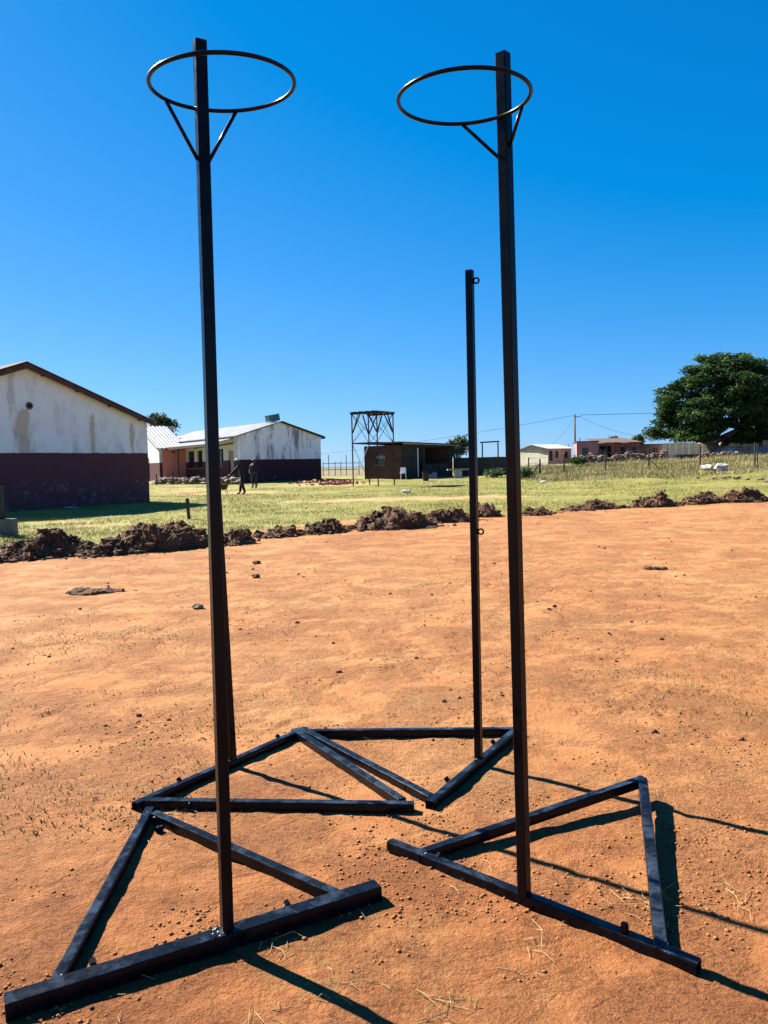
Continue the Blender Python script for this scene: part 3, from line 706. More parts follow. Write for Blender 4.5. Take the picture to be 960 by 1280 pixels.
for (px, py, dd, rx, rz) in ((905, 468, 0, 48, 28), (884, 482, -2, 32, 26), (938, 475, 1, 36, 27), (985, 500, 0, 34, 30), (845, 512, -1, 26, 22), (880, 520, -4, 36, 24), (925, 515, -4, 40, 26), (965, 520, -2, 36, 26), (838, 535, 1, 20, 16), (822, 545, -1, 19, 11), (860, 545, -2, 22, 12), (905, 500, 5, 46, 34), (950, 505, 5, 44, 34), (1000, 515, 1, 30, 28), (905, 535, -1, 30, 14), (945, 543, -2, 26, 9), (868, 550, -3, 24, 8), (925, 552, -1, 26, 8), (965, 548, -1, 24, 12), (852, 496, 0, 31, 18), (838, 522, 0, 20, 22), (882, 538, -3, 30, 14), (985, 538, -1, 34, 15), (950, 530, -3, 36, 20), (925, 490, -4, 34, 24)):
    lob.append((tp(px, py, dd), rx * mt, rx * mt * .85, rz * mt))
gl = random.Random(3); sub = []
for (c, rx, ry, rz) in lob:
    sub.append((c, rx * .80, ry * .80, rz * .76))
    for q in range(9):
        th = gl.uniform(0, 6.28); el = gl.uniform(-.1, 1.2); d_ = np.array([math.cos(th) * math.cos(el) * rx, math.sin(th) * math.cos(el) * ry, math.sin(el) * rz]) * .78
        s__ = gl.uniform(.20, .34); sub.append((np.array(c) + d_, rx * s__, ry * s__, rz * s__ * .9))
crown(root, sub, 140000, .16, 21, 'leaf', clump=.36, per=60, flat=.42)
def small_tree(px, py_base, py_top, wpx, d, label, m, seed, n=2500, size=.16, name='tree'):
    b = at(px, py_base, d); t_ = at(px, py_top, d); k = d / F; b[2] = min(b[2], float(terr(b[0], b[1])))
    h_ = t_[2] - b[2]; root = thing(name, b, label, 'tree')
    tk = MB().tube([b, b + [.1, 0, h_ * .4], b + [-.1, 0, h_ * .75]], [.16, .12, .05], 7)
    for s_ in (-1, 1, .4): tk.tube([b + [0, 0, h_ * .4], b + [s_ * wpx * k * .3, .2, h_ * .7]], [.09, .03], 6)
    tk.build('trunk', M['bark'], root, True)
    rw = wpx * k / 2; g = random.Random(seed); lobes = []
    for q in range(7): lobes.append(((b[0] + g.uniform(-.6, .6) * rw, b[1] + g.uniform(-.5, .5) * rw, b[2] + h_ * g.uniform(.55, .86)), rw * .5, rw * .5, h_ * .15))
    crown(root, lobes, n, size, seed, m, clump=.3, per=40); return root
small_tree(207, 600, 514, 32, 78, 'grey green tree showing above the roofs beside the big school gable', 'leaf2', 3, 3600, .17)
small_tree(571, 596, 545, 26, 92, 'small tree behind the brick shed, its top above the flat roof', 'leaf2', 4, 3000, .17)
small_tree(795, 575, 545, 18, 125, 'distant tree peeping over the pink house', 'leaf2', 6, 1800, .2)
small_tree(765, 575, 545, 14, 128, 'far treetop above the pink house roof, the smallest tree', 'leaf2', 9, 1200, .2)
def bush(px, py, wpx, hpx, label, seed, m='leaf2', n=1500, d=None):
    b = gt(px, py) if d is None else on(px, d); k = b[1] / F; root = thing('bush', b, label, 'bush')
    st = MB()
    for q in range(5): st.tube([b, b + [random.uniform(-.3, .3), random.uniform(-.2, .2), hpx * k * .6]], [.03, .012], 5)
    st.build('stem', M['bark'], root)
    o = []
    for q in range(6): o.append((b + [random.uniform(-.32, .32) * wpx * k, random.uniform(-.2, .2) * wpx * k, hpx * k * random.uniform(.35, .65)], wpx * k * .22, wpx * k * .22, hpx * k * .3))
    v, f, T = leaves(o, n, .07, seed, .16, 30); ob = obj('foliage', v, f, M[m], root)
    ob.data.attributes.new('tint', 'FLOAT', 'POINT').data.foreach_set('value', np.repeat(T, 4).astype(np.float32))
bush(721, 582, 24, 13, 'round green bush at the foot of the electricity pole', 4, 'leaf', 2600, 70)
bush(656, 597, 22, 10, 'low dark bush in the long grass right of the leaning netball post', 5, 'leaf2', 1500)
bush(616, 597, 30, 9, 'low bush at the end of the brick shed', 6, 'leaf2', 1500)

# ------------------------------------------------------------------ buildings
UZ = np.array([0, 0, 1.])
def wall_open(mb, p0, u, L, H, openings, th, n):
    """vertical wall from p0 along u (length L, height H), facing n, with rectangular holes (u0,u1,z0,z1) and reveals of depth th"""
    us = sorted({0, L, *[q for o in openings for q in o[:2]]}); zs = sorted({0, H, *[q for o in openings for q in o[2:]]})
    def inside(a, z): return any(o[0] < a < o[1] and o[2] < z < o[3] for o in openings)
    for i in range(len(us) - 1):
        for j in range(len(zs) - 1):
            if inside((us[i] + us[i + 1]) / 2, (zs[j] + zs[j + 1]) / 2): continue
            q = [p0 + u * a + UZ * z for a, z in ((us[i], zs[j]), (us[i + 1], zs[j]), (us[i + 1], zs[j + 1]), (us[i], zs[j + 1]))]
            mb.add(q, [(0, 1, 2, 3)]); mb.add([p - n * th for p in q], [(3, 2, 1, 0)])
    for (a, b, c, d) in openings:
        q = [p0 + u * s_ + UZ * z for s_, z in ((a, c), (b, c), (b, d), (a, d))]
        for k in range(4): mb.add([q[k], q[(k + 1) % 4], q[(k + 1) % 4] - n * th, q[k] - n * th], [(0, 1, 2, 3)])
    q = [p0, p0 + u * L, p0 + u * L + UZ * H, p0 + UZ * H]
    for k in range(4): mb.add([q[k], q[(k + 1) % 4], q[(k + 1) % 4] - n * th, q[k] - n * th], [(0, 1, 2, 3)])
def roof_sheet(e0, e1, r1, r0, pitch=.3, amp=.03, th=.035):
    """corrugated sheet: eave e0-e1, ridge r0-r1"""
    e0, e1, r0, r1 = [np.asarray(q, float) for q in (e0, e1, r0, r1)]
    L = np.linalg.norm(e1 - e0); n = max(4, int(L / pitch) * 4); nn = nrm(np.cross(e1 - e0, r0 - e0)); nn = nn if nn[2] > 0 else -nn
    mb = MB(); top = []; bot = []
    for i in range(n + 1):
        t = i / n; o = nn * amp * math.sin(i * math.pi / 2)
        a, b = e0 + (e1 - e0) * t + o, r0 + (r1 - r0) * t + o; top.append((a, b)); bot.append((a - nn * th, b - nn * th))
    vs = [q for p in top for q in p] + [q for p in bot for q in p]; m = 2 * (n + 1); fs = []
    for i in range(n):
        a = 2 * i; fs.append((a, a + 2, a + 3, a + 1)); fs.append((m + a, m + a + 1, m + a + 3, m + a + 2))
        fs.append((a, m + a, m + a + 2, a + 2)); fs.append((a + 1, a + 3, m + a + 3, m + a + 1))
    fs.append((0, 1, m + 1, m)); a = 2 * n; fs.append((a, m + a, m + a + 1, a + 1))
    return mb.add(vs, fs)
def window(root, p0, u, n, a, b, c, d, th, mull=1, mglass='glass', mframe='darkwood', bars=0):
    fr = MB(); ctr = lambda s_, z: p0 + u * s_ + UZ * z - n * (th * .6)
    w_ = .05
    for (s0, s1, z0, z1) in ((a, b, c, c + w_), (a, b, d - w_, d), (a, a + w_, c + w_, d - w_), (b - w_, b, c + w_, d - w_)):
        fr.box(ctr((s0 + s1) / 2, (z0 + z1) / 2), u, n, UZ, (s1 - s0) / 2 - .002, .03, (z1 - z0) / 2 - .002)
    for k in range(mull):
        s_ = a + (b - a) * (k + 1) / (mull + 1); fr.box(ctr(s_, (c + d) / 2), u, n, UZ, .02, .025, (d - c) / 2 - w_)
    fr.box(ctr((a + b) / 2, c + (d - c) * .62), u, n, UZ, (b - a) / 2 - w_, .022, .02)
    f = fr.build('window', M[mframe], root)
    pn = MB().box(p0 + u * (a + b) / 2 + UZ * (c + d) / 2 - n * (th * .75), u, n, UZ, (b - a) / 2 - .01, .006, (d - c) / 2 - .01); pn.build('pane', M[mglass], f)
    sl = MB().box(p0 + u * (a + b) / 2 + UZ * (c - .03) + n * .03, u, n, UZ, (b - a) / 2 + .06, .06, .025); sl.build('sill', M['concrete'], f)
def door(root, p0, u, n, a, b, d, th, m='door'):
    o = MB().box(p0 + u * (a + b) / 2 + UZ * d / 2 - n * th * .6, u, n, UZ, (b - a) / 2 - .01, .02, d / 2 - .01)
    for k in (.27, .73): o.box(p0 + u * (a + b) / 2 + UZ * d * k - n * (th * .6 - .025), u, n, UZ, (b - a) / 2 - .12, .008, d * .17)
    o = o.build('door', M[m], root)
    MB().box(p0 + u * (b - .1) + UZ * d * .48 - n * (th * .6 - .05), u, n, UZ, .05, .02, .015).build('handle', M['steel'], o)

# big school gable on the left
u1 = nrm([.64, .77, 0]); v1 = nrm([-.77, .64, 0]); n1 = -v1
P0 = np.array([-9.9, 33.0, .15]); hw = 5.15; zE, zR = 3.62, 5.55
root = thing('school_building', P0 - u1 * hw, 'large classroom block with stained white gable over a dark maroon base', 'school building')
A, Bc, C_ = P0.copy(), P0 - u1 * 2 * hw, P0 - u1 * hw
poly = [A, A * [1, 1, 0] + UZ * zE, C_ * [1, 1, 0] + UZ * zR, Bc * [1, 1, 0] + UZ * zE, Bc]
MB().prism(poly, v1 * .3).build('gable_wall', M['b1'], root)
MB().prism([p + v1 * 19.7 for p in poly], v1 * .3).build('gable_wall', M['b1'], root)
for sgn, p in ((1, A), (-1, Bc)):
    mb = MB(); q = p + v1 * .302; wall_open(mb, q, v1, 19.39, zE - .15 - .02, [(2 + 4.2 * k, 3.8 + 4.2 * k, 1.2, 2.6) for k in range(4)], .25, u1 * sgn); mb.build('wall', M['b1'], root)
    for k in range(4): window(root, q, v1, u1 * sgn, 2 + 4.2 * k, 3.8 + 4.2 * k, 1.2, 2.6, .25, 2)
sl = (zR - zE) / hw; ov = .26
for sgn, p in ((1, A), (-1, Bc)):
    e = p * [1, 1, 0] + u1 * sgn * ov + UZ * (zE - sl * ov + .12); rdg = C_ * [1, 1, 0] + UZ * (zR + .12)
    roof_sheet(e - v1 * .32, e + v1 * 20.3, rdg + v1 * 20.3, rdg - v1 * .32).build('roof', M['roofbrown'], root)
    MB().prism([e - v1 * .30 - UZ * .06, rdg - v1 * .30 - UZ * .06, rdg - v1 * .30 - UZ * .26, e - v1 * .30 - UZ * .22], v1 * .035).build('barge_board', M['barge'], root)
    for k in range(4):
        t = .12 + .25 * k; q = e * (1 - t) + rdg * t; MB().box(q - v1 * .13 - UZ * .15, v1, u1, UZ, .128, .04, .06).build('purlin_end', M['darkwood'], root)
cv = at(38, 507, 29.1); tv = np.dot(cv - C_, u1); cv = C_ * [1, 1, 0] + u1 * tv + UZ * cv[2]
MB().tube([cv - v1 * .02 + .125 * (math.cos(t) * u1 + math.sin(t) * UZ) for t in np.linspace(0, 2 * math.pi, 24, endpoint=False)], .022, 6, closed=True).build('vent_ring', M['concrete'], root, True)
vb = MB()
for k in range(5): vb.box(cv - v1 * .012 + UZ * (-.08 + .04 * k), u1, v1, UZ, math.sqrt(max(.0, .12 ** 2 - (.08 - .04 * k) ** 2)), .006, .010)
vb.build('vent_slat', M['steel'], root)
MB().prism([cv - v1 * .004 + .12 * (math.cos(t) * u1 + math.sin(t) * UZ) for t in np.linspace(0, 2 * math.pi, 20, endpoint=False)], -v1 * .002).build('vent_back', M['doordark'], root)

# second classroom block with veranda
u2 = np.array([.8, .6, 0]); v2 = np.array([-.6, .8, 0])
RC = np.array([-4.9, 62.0, 0]); wB = 7.06; LC = RC - u2 * wB; zb, ze, zr = .15, 4.12, 5.18; fl = .92
root = thing('classroom_block', (RC + LC) / 2 + UZ * .7, 'white and maroon classroom block with veranda and a green box on its ridge', 'school building')
mid = (RC + LC) / 2
poly = [RC + UZ * zb, RC + UZ * ze, mid + UZ * zr, LC + UZ * ze, LC + UZ * zb]
MB().prism(poly, v2 * .28).build('gable_wall', M['b2g'], root)
MB().prism([p + v2 * 16 for p in poly], v2 * .28).build('gable_wall', M['b2g'], root)
p0 = LC + v2 * .282 + UZ * zb; nL = -u2
ops = [(.75, 1.65, fl - zb, 2.15 + fl - zb), (2.2, 3.9, 1.95, 3.1), (5.6, 6.9, 1.75, 3.05), (7.2, 9.2, 1.75, 3.05), (12, 13.3, 1.75, 3.05)]
ops = [ops[0], (2.5, 4.2, 1.75, 3.1), (6.4, 7.4, 1.7, 3.1), (8.0, 9.3, 1.7, 3.1)]
mb = MB(); wall_open(mb, p0, v2, 15.71, ze - zb - .03, ops, .25, nL); mb.build('wall', M['b2'], root)
door(root, p0 + UZ * (fl - zb), v2, nL, .75, 1.65, 2.15, .25)
for o in ops[1:]: window(root, p0, v2, nL, *o, .25, 2)
mb = MB(); wall_open(mb, RC + v2 * .282 + UZ * zb, v2, 15.71, ze - zb - .03, [], .25, u2); mb.build('wall', M['b2'], root)
sl = (zr - ze) / (wB / 2)
for sgn, p in ((1, RC), (-1, LC)):
    e = p + u2 * sgn * .35 + UZ * (ze - sl * .35 + .10); rd = mid + UZ * (zr + .10)
    roof_sheet(e - v2 * .15, e + v2 * 16.4, rd + v2 * 16.4, rd - v2 * .15).build('roof', M['roofgrey'], root)
    if sgn > 0: MB().prism([e - v2 * .17 - UZ * .03, rd - v2 * .17 - UZ * .03, rd - v2 * .17 - UZ * .17, e - v2 * .17 - UZ * .19], v2 * .03).build('barge_board', M['darkwood'], root)
MB().bar(RC + u2 * .32 + UZ * (ze - .14), RC + u2 * .32 + v2 * 16 + UZ * (ze - .14), .12, .1).build('gutter', M['green_metal'], root)
# veranda roof along the lit side
va, vb_ = LC + v2 * .9, LC + v2 * 11.0
z1, z0 = ze - .12, ze - .52
roof_sheet(va - u2 * 1.75 + UZ * z0, vb_ - u2 * 1.75 + UZ * z0, vb_ - u2 * .02 + UZ * z1, va - u2 * .02 + UZ * z1).build('veranda_roof', M['roofgrey'], root)
MB().bar(va - u2 * 1.7 + UZ * (z0 - .13), vb_ - u2 * 1.7 + UZ * (z0 - .13), .08, .16).build('veranda_beam', M['darkwood'], root)
for s_ in (.1, 3.4, 6.7, 10.0):
    q = va - u2 * 1.7 + v2 * s_; MB().bar(q + UZ * (z0 - .26), q + u2 * 1.66 + UZ * (z0 + .02), .07, .10).build('rafter', M['darkwood'], root)
for s_ in (6.6, 10.0):
    q = va - u2 * 1.7 + v2 * s_; MB().bar(q + UZ * fl, q + UZ * (z0 - .21), .09, .09, up=(1, 0, 0)).build('veranda_post', M['steel'], root)
MB().prism([LC - u2 * 2.0 + v2 * .3 + UZ * .3, LC - u2 * .02 + v2 * .3 + UZ * .3, LC - u2 * .02 + v2 * 14 + UZ * .3, LC - u2 * 2.0 + v2 * 14 + UZ * .3], UZ * (fl - .3)).build('veranda_floor', M['concrete'], root)
bx = mid + v2 * .9 - u2 * .22 + UZ * (zr + .15)
gb = thing('ridge_box', bx, 'green sheet metal box sitting on the classroom roof ridge', 'metal box')
MB().box(bx + UZ * .20, nrm(u2 + UZ * .18), v2, nrm(UZ - u2 * .18), .46, .32, .24).build('box_body', M['green_metal'], gb)
MB().box(bx + UZ * .455 - u2 * .045, nrm(u2 + UZ * .18), v2, nrm(UZ - u2 * .18), .51, .37, .018).build('lid', M['green_metal'], gb)
# orange walled wing set back on the left
J = LC + v2 * 10.0; O2 = J - u2 * 2.06
zw, zwr = 3.60, 5.5; dpt = 4.1
root = thing('classroom_wing', O2 + UZ * .7, 'small classroom wing with an orange front wall and pale tin roof', 'school building')
mb = MB(); wall_open(mb, O2 + UZ * .3, u2, 2.03, zw - .3, [], .25, -v2); mb.build('front_wall', M['orange'], root)
ga = [O2 - u2 * .002 + UZ * .3, O2 - u2 * .002 + UZ * zw, O2 - u2 * .002 + v2 * dpt + UZ * zwr, O2 - u2 * .002 + v2 * dpt * 2 + UZ * zw, O2 - u2 * .002 + v2 * dpt * 2 + UZ * .3]
MB().prism(ga, -u2 * .25).build('gable_wall', M['b2'], root)
q0 = O2 - u2 * .252
door(root, q0 + v2 * 1.3 - u2 * .04 + UZ * .9, v2, -u2, 1.2, 2.3, 2.0, -.02, 'doordark')
a0 = O2 - u2 * .55 - v2 * .35 + UZ * (zw - .05); a1 = a0 + u2 * 2.6; sl3 = (zwr - zw) / dpt
r0 = O2 - u2 * .55 + v2 * dpt + UZ * (zwr + .12); r1 = r0 + u2 * 7.5
roof_sheet(a0, a1 + u2 * .0, r0 + u2 * 2.6, r0).build('roof', M['roofgrey'], root)
roof_sheet(r0, r0 + u2 * 3.4, r0 + u2 * 3.4 + v2 * 4.3 - UZ * 1.95, r0 + v2 * 4.3 - UZ * 1.95).build('roof', M['roofgrey'], root)
lp = O2 + u2 * .95 - v2 * .03 + UZ * 3.2
MB().box(lp, u2, v2, UZ, .12, .05, .05).build('wall_lamp', M['steel'], root)
# stone edging in front of the wing
ed = MB(); g = np.random.default_rng(4)
pa, pb = on(196, 60), on(300, 54.5)
for k in range(150):
    t = g.random(); p = pa * (1 - t) + pb * t; s_ = g.uniform(.10, .24); ed.lump(p + [g.normal() * .12, g.normal() * .12, g.uniform(.0, .42)], s_, k, 1, (1.3, 1, .75), .5)
eg = thing('stone_edging', (pa + pb) / 2, 'low dry stone edging along the terrace below the classrooms', 'stone wall')
tag(ed.build('stone', M['stone'], eg), kind='stuff')
for k, (px, py, hp) in enumerate(((195, 607, 14), (216, 606, 16))):
    b = on(px, 57); o = MB().tube([b - UZ * .1, b + UZ * hp * 57 / F], .04, 6).build('fence_stake', M['steel'])
    tag(o, ['thin rusty stake before the stone edging, beside the school gable corner', 'thin rusty stake before the stone edging, under the orange wall'][k], 'stake', 'thin stakes by the stone edging')

# water tower frame
d = 47.5; ctr = on(467, d); k = d / F
root = thing('tower_frame', ctr, 'rusty steel lattice tower for a water tank, empty platform on top', 'tower')
zt = at(467, 515, d)[2]; zm = at(467, 554, d)[2]; zg = ctr[2] - .05
ex = nrm([.84, -.54, 0]); ey = np.array([-ex[1], ex[0], 0]); hw_ = .90
cs = [ctr * [1, 1, 0] + ex * a * hw_ + ey * b * hw_ for a, b in ((-1, -1), (1, -1), (1, 1), (-1, 1))]
for c in cs: MB().bar(c + UZ * (float(terr(c[0], c[1])) - .1), c + UZ * (zt - .1), .075, .075, up=(1, 0, 0)).build('leg', M['steel'], root)
for i in range(4):
    a, b = cs[i], cs[(i + 1) % 4]; t = nrm(b - a) * .04
    MB().bar(a + t + UZ * zm, b - t + UZ * zm, .06, .07).build('cross_beam', M['steel'], root)
    MB().tube([a + t + UZ * (zm + .05), b - t + UZ * (zt - .15)], .017, 5).build('rod_brace', M['steel'], root)
    MB().tube([b - t + UZ * (zm + .05), a + t + UZ * (zt - .15)], .017, 5).build('rod_brace', M['steel'], root)
    md = (a + b) / 2
    for e in (a, b):
        s_ = nrm(md - e); MB().bar(e + s_ * .04 + UZ * (zt - 1.25), e + s_ * .62 + UZ * (zt - .12), .06, .06, up=(s_[1], -s_[0], 0)).build('knee_brace', M['steel'], root)
    if i == 3:
        MB().tube([a + t + UZ * (zg + .25), b - t + UZ * (zm - .1)], .017, 5).build('rod_brace', M['steel'], root); MB().tube([b - t + UZ * (zg + .25), a + t + UZ * (zm - .1)], .017, 5).build('rod_brace', M['steel'], root)
a, b = cs[3], cs[0]; MB().bar(cs[3] + UZ * (zm - .42), cs[2] + UZ * (zm - .42), .05, .05).build('cross_beam', M['steel'], root)
for i in range(9):
    c = ctr * [1, 1, 0] + ex * (-1 + i * .25) * (hw_ + .0) + UZ * (zt - .035 + .02 * (i % 2)); MB().box(c, ex, ey, UZ, .108, hw_ + .10, .022).build('platform_plank', M['darkwood'], root)
for sg in (-1, 1): MB().box(ctr * [1, 1, 0] + ey * sg * hw_ + UZ * (zt - .11), ex, ey, UZ, hw_ + .08, .04, .05).build('platform_beam', M['steel'], root)

# brick shed with lean-to
D0 = 58.
c0 = at(502, 598, D0); zf = c0[2]; cL = at(456, 598, 60.0); cR = at(566, 598, 60.5)
for q in (cL, cR): q[2] = zf
uA = nrm((c0 - cL) * [1, 1, 0]); LA = np.linalg.norm((c0 - cL)[:2]); nA = nrm([uA[1], -uA[0], 0])
uB = nrm((cR - c0) * [1, 1, 0]); LB = np.linalg.norm((cR - c0)[:2]); nB = nrm([uB[1], -uB[0], 0])
zs = at(502, 556, D0)[2]; H = zs - zf
root = thing('brick_shed', c0, 'dark brick shed with a flat tin roof behind the steel tower', 'shed')
mb = MB(); wall_open(mb, cL + UZ * -.3, uA, LA, H + .3, [(1.05, 1.95, 1.35, 2.25)], .22, nA); mb.build('brick_wall', M['brick'], root)
window(root, cL + UZ * -.3, uA, nA, 1.05, 1.95, 1.35, 2.25, .22, 0)
MB().box(cL + uA * 1.5 + UZ * 1.62 - nA * .1, uA, nA, UZ, .44, .02, .10).build('window_board', M['concrete'], root)
mb = MB(); wall_open(mb, c0 + UZ * -.3 + uB * .02, uB, LB - .02, H + .3, [(1.35, 1.95, .3, 2.6), (2.15, LB - .35, 1.35, 2.6)], .22, nB); mb.build('front_wall', M['dkconc'], root)  # brick front in shade, the shade painted as a dark wall colour
MB().box(c0 + uB * 1.62 + UZ * 1.15 - nB * .18, uB, nB, UZ, .06, .02, 1.1).build('door', M['white'], root)
MB().box(c0 + uB * 1.82 + UZ * 1.9 - nB * .12, uB, nB, UZ, .05, .05, .62).build('post', M['steel'], root)
bk = c0 + (cR - c0) + (cL - c0)
mb = MB(); wall_open(mb, cL - UZ * .3, nrm(bk - cL), np.linalg.norm(bk - cL), H + .2, [], .2, -uB); wall_open(mb, cR - UZ * .3, nrm(bk - cR), np.linalg.norm(bk - cR), H + .2, [], .2, uB); mb.build('back_wall', M['brick'], root)
o_ = .35
roof_sheet(cL - uA * o_ + nA * .3 + UZ * (H + .22), c0 + uA * .1 + nA * .3 + nB * .25 + UZ * (H + .22), c0 + (cR - c0) * 1.06 + nB * .25 + uA * .1 + UZ * (H + .02), bk + UZ * (H + .02) - uA * o_).build('roof', M['roofbrown'], root)
MB().bar(c0 + nB * .28 + UZ * (H + .13), cR + uB * .4 + nB * .28 + UZ * (H - .02), .05, .16).build('fascia', M['roofgrey'], root)
# open pen beside the shed
e0 = at(567, 597, 59.8); e1 = at(624, 596, 58.0); e0[2] = e1[2] = zf
uE = nrm(e1 - e0); LE = np.linalg.norm(e1 - e0); nE = np.array([uE[1], -uE[0], 0])
root = thing('brick_pen', (e0 + e1) / 2, 'roofless lean-to pen with a low dark wall and thin posts, joined to the shed', 'pen')
mb = MB(); wall_open(mb, e0 - UZ * .3, uE, LE, 1.75, [], .2, nE); mb.build('low_wall', M['dkconc'], root)
mb = MB(); wall_open(mb, e1 - UZ * .3 - nE * .21, -nE, 3, 1.75, [], .2, uE); mb.build('low_wall', M['dkconc'], root)
for s_, hp in ((.05, 2.45), (.55, 2.45), (LE - 1.35, 2.5), (LE - .1, 2.5)):
    q = e0 + uE * s_ - nE * .1; MB().bar(q + UZ * 1.45, q + UZ * hp, .09, .09, up=(1, 0, 0)).build('post', M['steel'], root)
MB().bar(e0 - uE * .3 - nE * .1 + UZ * 2.55, e0 + uE * 1.7 - nE * .1 + UZ * 2.5, .12, .12).build('top_rail', M['darkwood'], root)
MB().bar(e0 + uE * (LE - 1.5) - nE * .1 + UZ * 2.56, e1 - nE * .1 + UZ * 2.58, .09, .10).build('top_rail', M['darkwood'], root)
# white plastic chair, bucket, slab
p = on(504, 57.2); p[2] += .02; root = thing('plastic_chair', p, 'white plastic chair standing against the brick shed corner', 'chair')
for a in (-1, 1):
    for b in (-1, 1): MB().bar(p + [a * .2, b * .2, 0], p + [a * .17, b * .17, .43], .045, .045, up=(1, 0, 0)).build('leg', M['white'], root)
MB().abox(p + [-.23, -.23, .43], p + [.23, .23, .46]).build('seat', M['white'], root)
MB().prism([p + [-.22, .20, .46], p + [.22, .20, .46], p + [.2, .28, .88], p + [-.2, .28, .88]], (0, .03, 0)).build('backrest', M['white'], root)
p = on(532, 53); root = thing('bucket', p, 'black bucket on the grass in front of the brick shed', 'bucket')
MB().tube([p, p + UZ * .52], [.19, .25], 14).build('body', M['shoe'], root); MB().tube([p + UZ * .5 + .25 * np.array([math.cos(t), 0, math.sin(t) * .6]) for t in np.linspace(0, math.pi, 9)], .012, 5).build('handle', M['steel'], root)
p = on(541, 57); o = MB().abox(p + [-.3, -.2, -.05], p + [.3, .2, .34]).lump(p + [.1, 0, .35], .2, 4, 1).build('cement_sack', M['tarp']); tag(o, 'pale grey sack slumped against the shed front', 'sack')
p = on(572, 56.5); root = thing('slab_table', p, 'pale concrete slab resting on a short block beside the pen', 'table')
MB().abox(p + [-.75, -.35, .55], p + [.85, .35, .66]).build('tabletop', M['concrete'], root); MB().abox(p + [-.25, -.25, -.05], p + [.3, .25, .548]).build('pedestal', M['whitestone'], root)
# rubble
for (px, dd, n_, sp, lab) in ((424, 50.5, 60, 1.0, 'heap of broken orange bricks left of the steel tower'), (400, 55, 26, .9, 'scatter of broken bricks beside the classroom corner')):
    c = on(px, dd); mb = MB(); g = random.Random(int(px))
    for q in range(n_):
        t = nrm([g.gauss(0, 1), g.gauss(0, 1), g.gauss(0, .4)]); s_ = nrm(np.cross(t, [.1, .2, 1])); xx, yy = g.gauss(0, sp), g.gauss(0, sp * .6)
        mb.box(c + [xx, yy, max(.04, .32 * math.exp(-(xx * xx + yy * yy) / sp ** 2) * g.random())], t, s_, np.cross(t, s_), .14, .07, .05)
    root = thing('brick_rubble', c, lab, 'rubble', 'heaps of broken brick'); tag(mb.build('brick', M['rubble'], root), kind='stuff')

# ------------------------------------------------------------------ houses on the rise
def hbox(root, d0, x0, x1, yt, yb, dep, m, name='wall', tilt=0., openings=()):
    """house volume from photo columns x0..x1, its front running from distance d0 to d0+tilt, dep deep"""
    a, b = at(x0, yb, d0), at(x1, yb, d0 + tilt); zt_ = at(x0, yt, d0)[2]; zb_ = min(a[2], b[2], float(terr(a[0], a[1]))) - .4; a[2] = b[2] = zb_
    u = nrm(b - a); L = np.linalg.norm(b - a); n = np.array([u[1], -u[0], 0]); k = d0 / F
    ops = []
    for (px0, px1, py0, py1) in openings:
        f0, f1 = (px0 - x0) / (x1 - x0) * L, (px1 - x0) / (x1 - x0) * L; ops.append((f0, f1, at(px0, py1, d0)[2] - zb_, at(px0, py0, d0)[2] - zb_))
    mb = MB(); wall_open(mb, a, u, L, zt_ - zb_, ops, .2, n)
    wall_open(mb, a - n * .202, -n, dep - .4, zt_ - zb_, [], .2, -u); wall_open(mb, b - n * .202, -n, dep - .4, zt_ - zb_, [], .2, u); wall_open(mb, a - n * dep, u, L, zt_ - zb_, [], .2, -n)
    mb.build(name, M[m], root); return a, b, u, n, L, zt_, zb_, ops
DW = 100.
root = thing('cream_house', on(682, DW), 'cream plastered house with a low grey tin roof, behind the leaning netball post', 'house')
a, b, u, n, L, zt_, zb_, ops = hbox(root, DW, 685, 714, 561, 580, 7, 'cream', openings=[(686.5, 691, 563.5, 576), (694, 698, 564, 572), (706, 710, 564, 572)], tilt=2.)
door(root, a + UZ * ops[0][2], u, n, ops[0][0], ops[0][1], ops[0][3] - ops[0][2], .2, 'doordark')
for o in ops[1:]: window(root, a, u, n, *o, .2, 1)
g0 = at(648, 582, DW + 4.5); g0[2] = zb_; g1 = a.copy() + [0, .05, 0]; gm = (g0 + g1) / 2; pk = at(661, 557, DW + 2.6)[2]
MB().prism([g0, g1 + [-.01, 0, 0], g1 * [1, 1, 0] + UZ * (zt_ + .02) + [-.01, 0, 0], gm * [1, 1, 0] + UZ * pk, g0 * [1, 1, 0] + UZ * zt_], np.array([.15, .3, 0])).build('gable_wall', M['cream'], root)
e0_, e1_ = a * [1, 1, 0] + n * .4 + UZ * (zt_ + .03) - u * .3, b * [1, 1, 0] + n * .4 + UZ * (zt_ + .03) + u * .3
rr0 = gm * [1, 1, 0] + UZ * (pk + .12) - u * .3; rr1 = rr0 + (e1_ - e0_)
roof_sheet(e0_, e1_, rr1, rr0).build('roof', M['roofgrey'], root)
f0_ = g0 * [1, 1, 0] + UZ * (zt_ + .03) - n * 0 + (g0 - g1) * .05; roof_sheet(rr0, rr1, f0_ + (e1_ - e0_), f0_).build('roof', M['roofgrey'], root)
MB().prism([e0_ - n * 0 + UZ * -.03, rr0 - UZ * .05, f0_ - UZ * .03, f0_ - UZ * .22, rr0 - UZ * .25, e0_ - UZ * .2], -u * .04).build('barge_board', M['darkwood'], root)

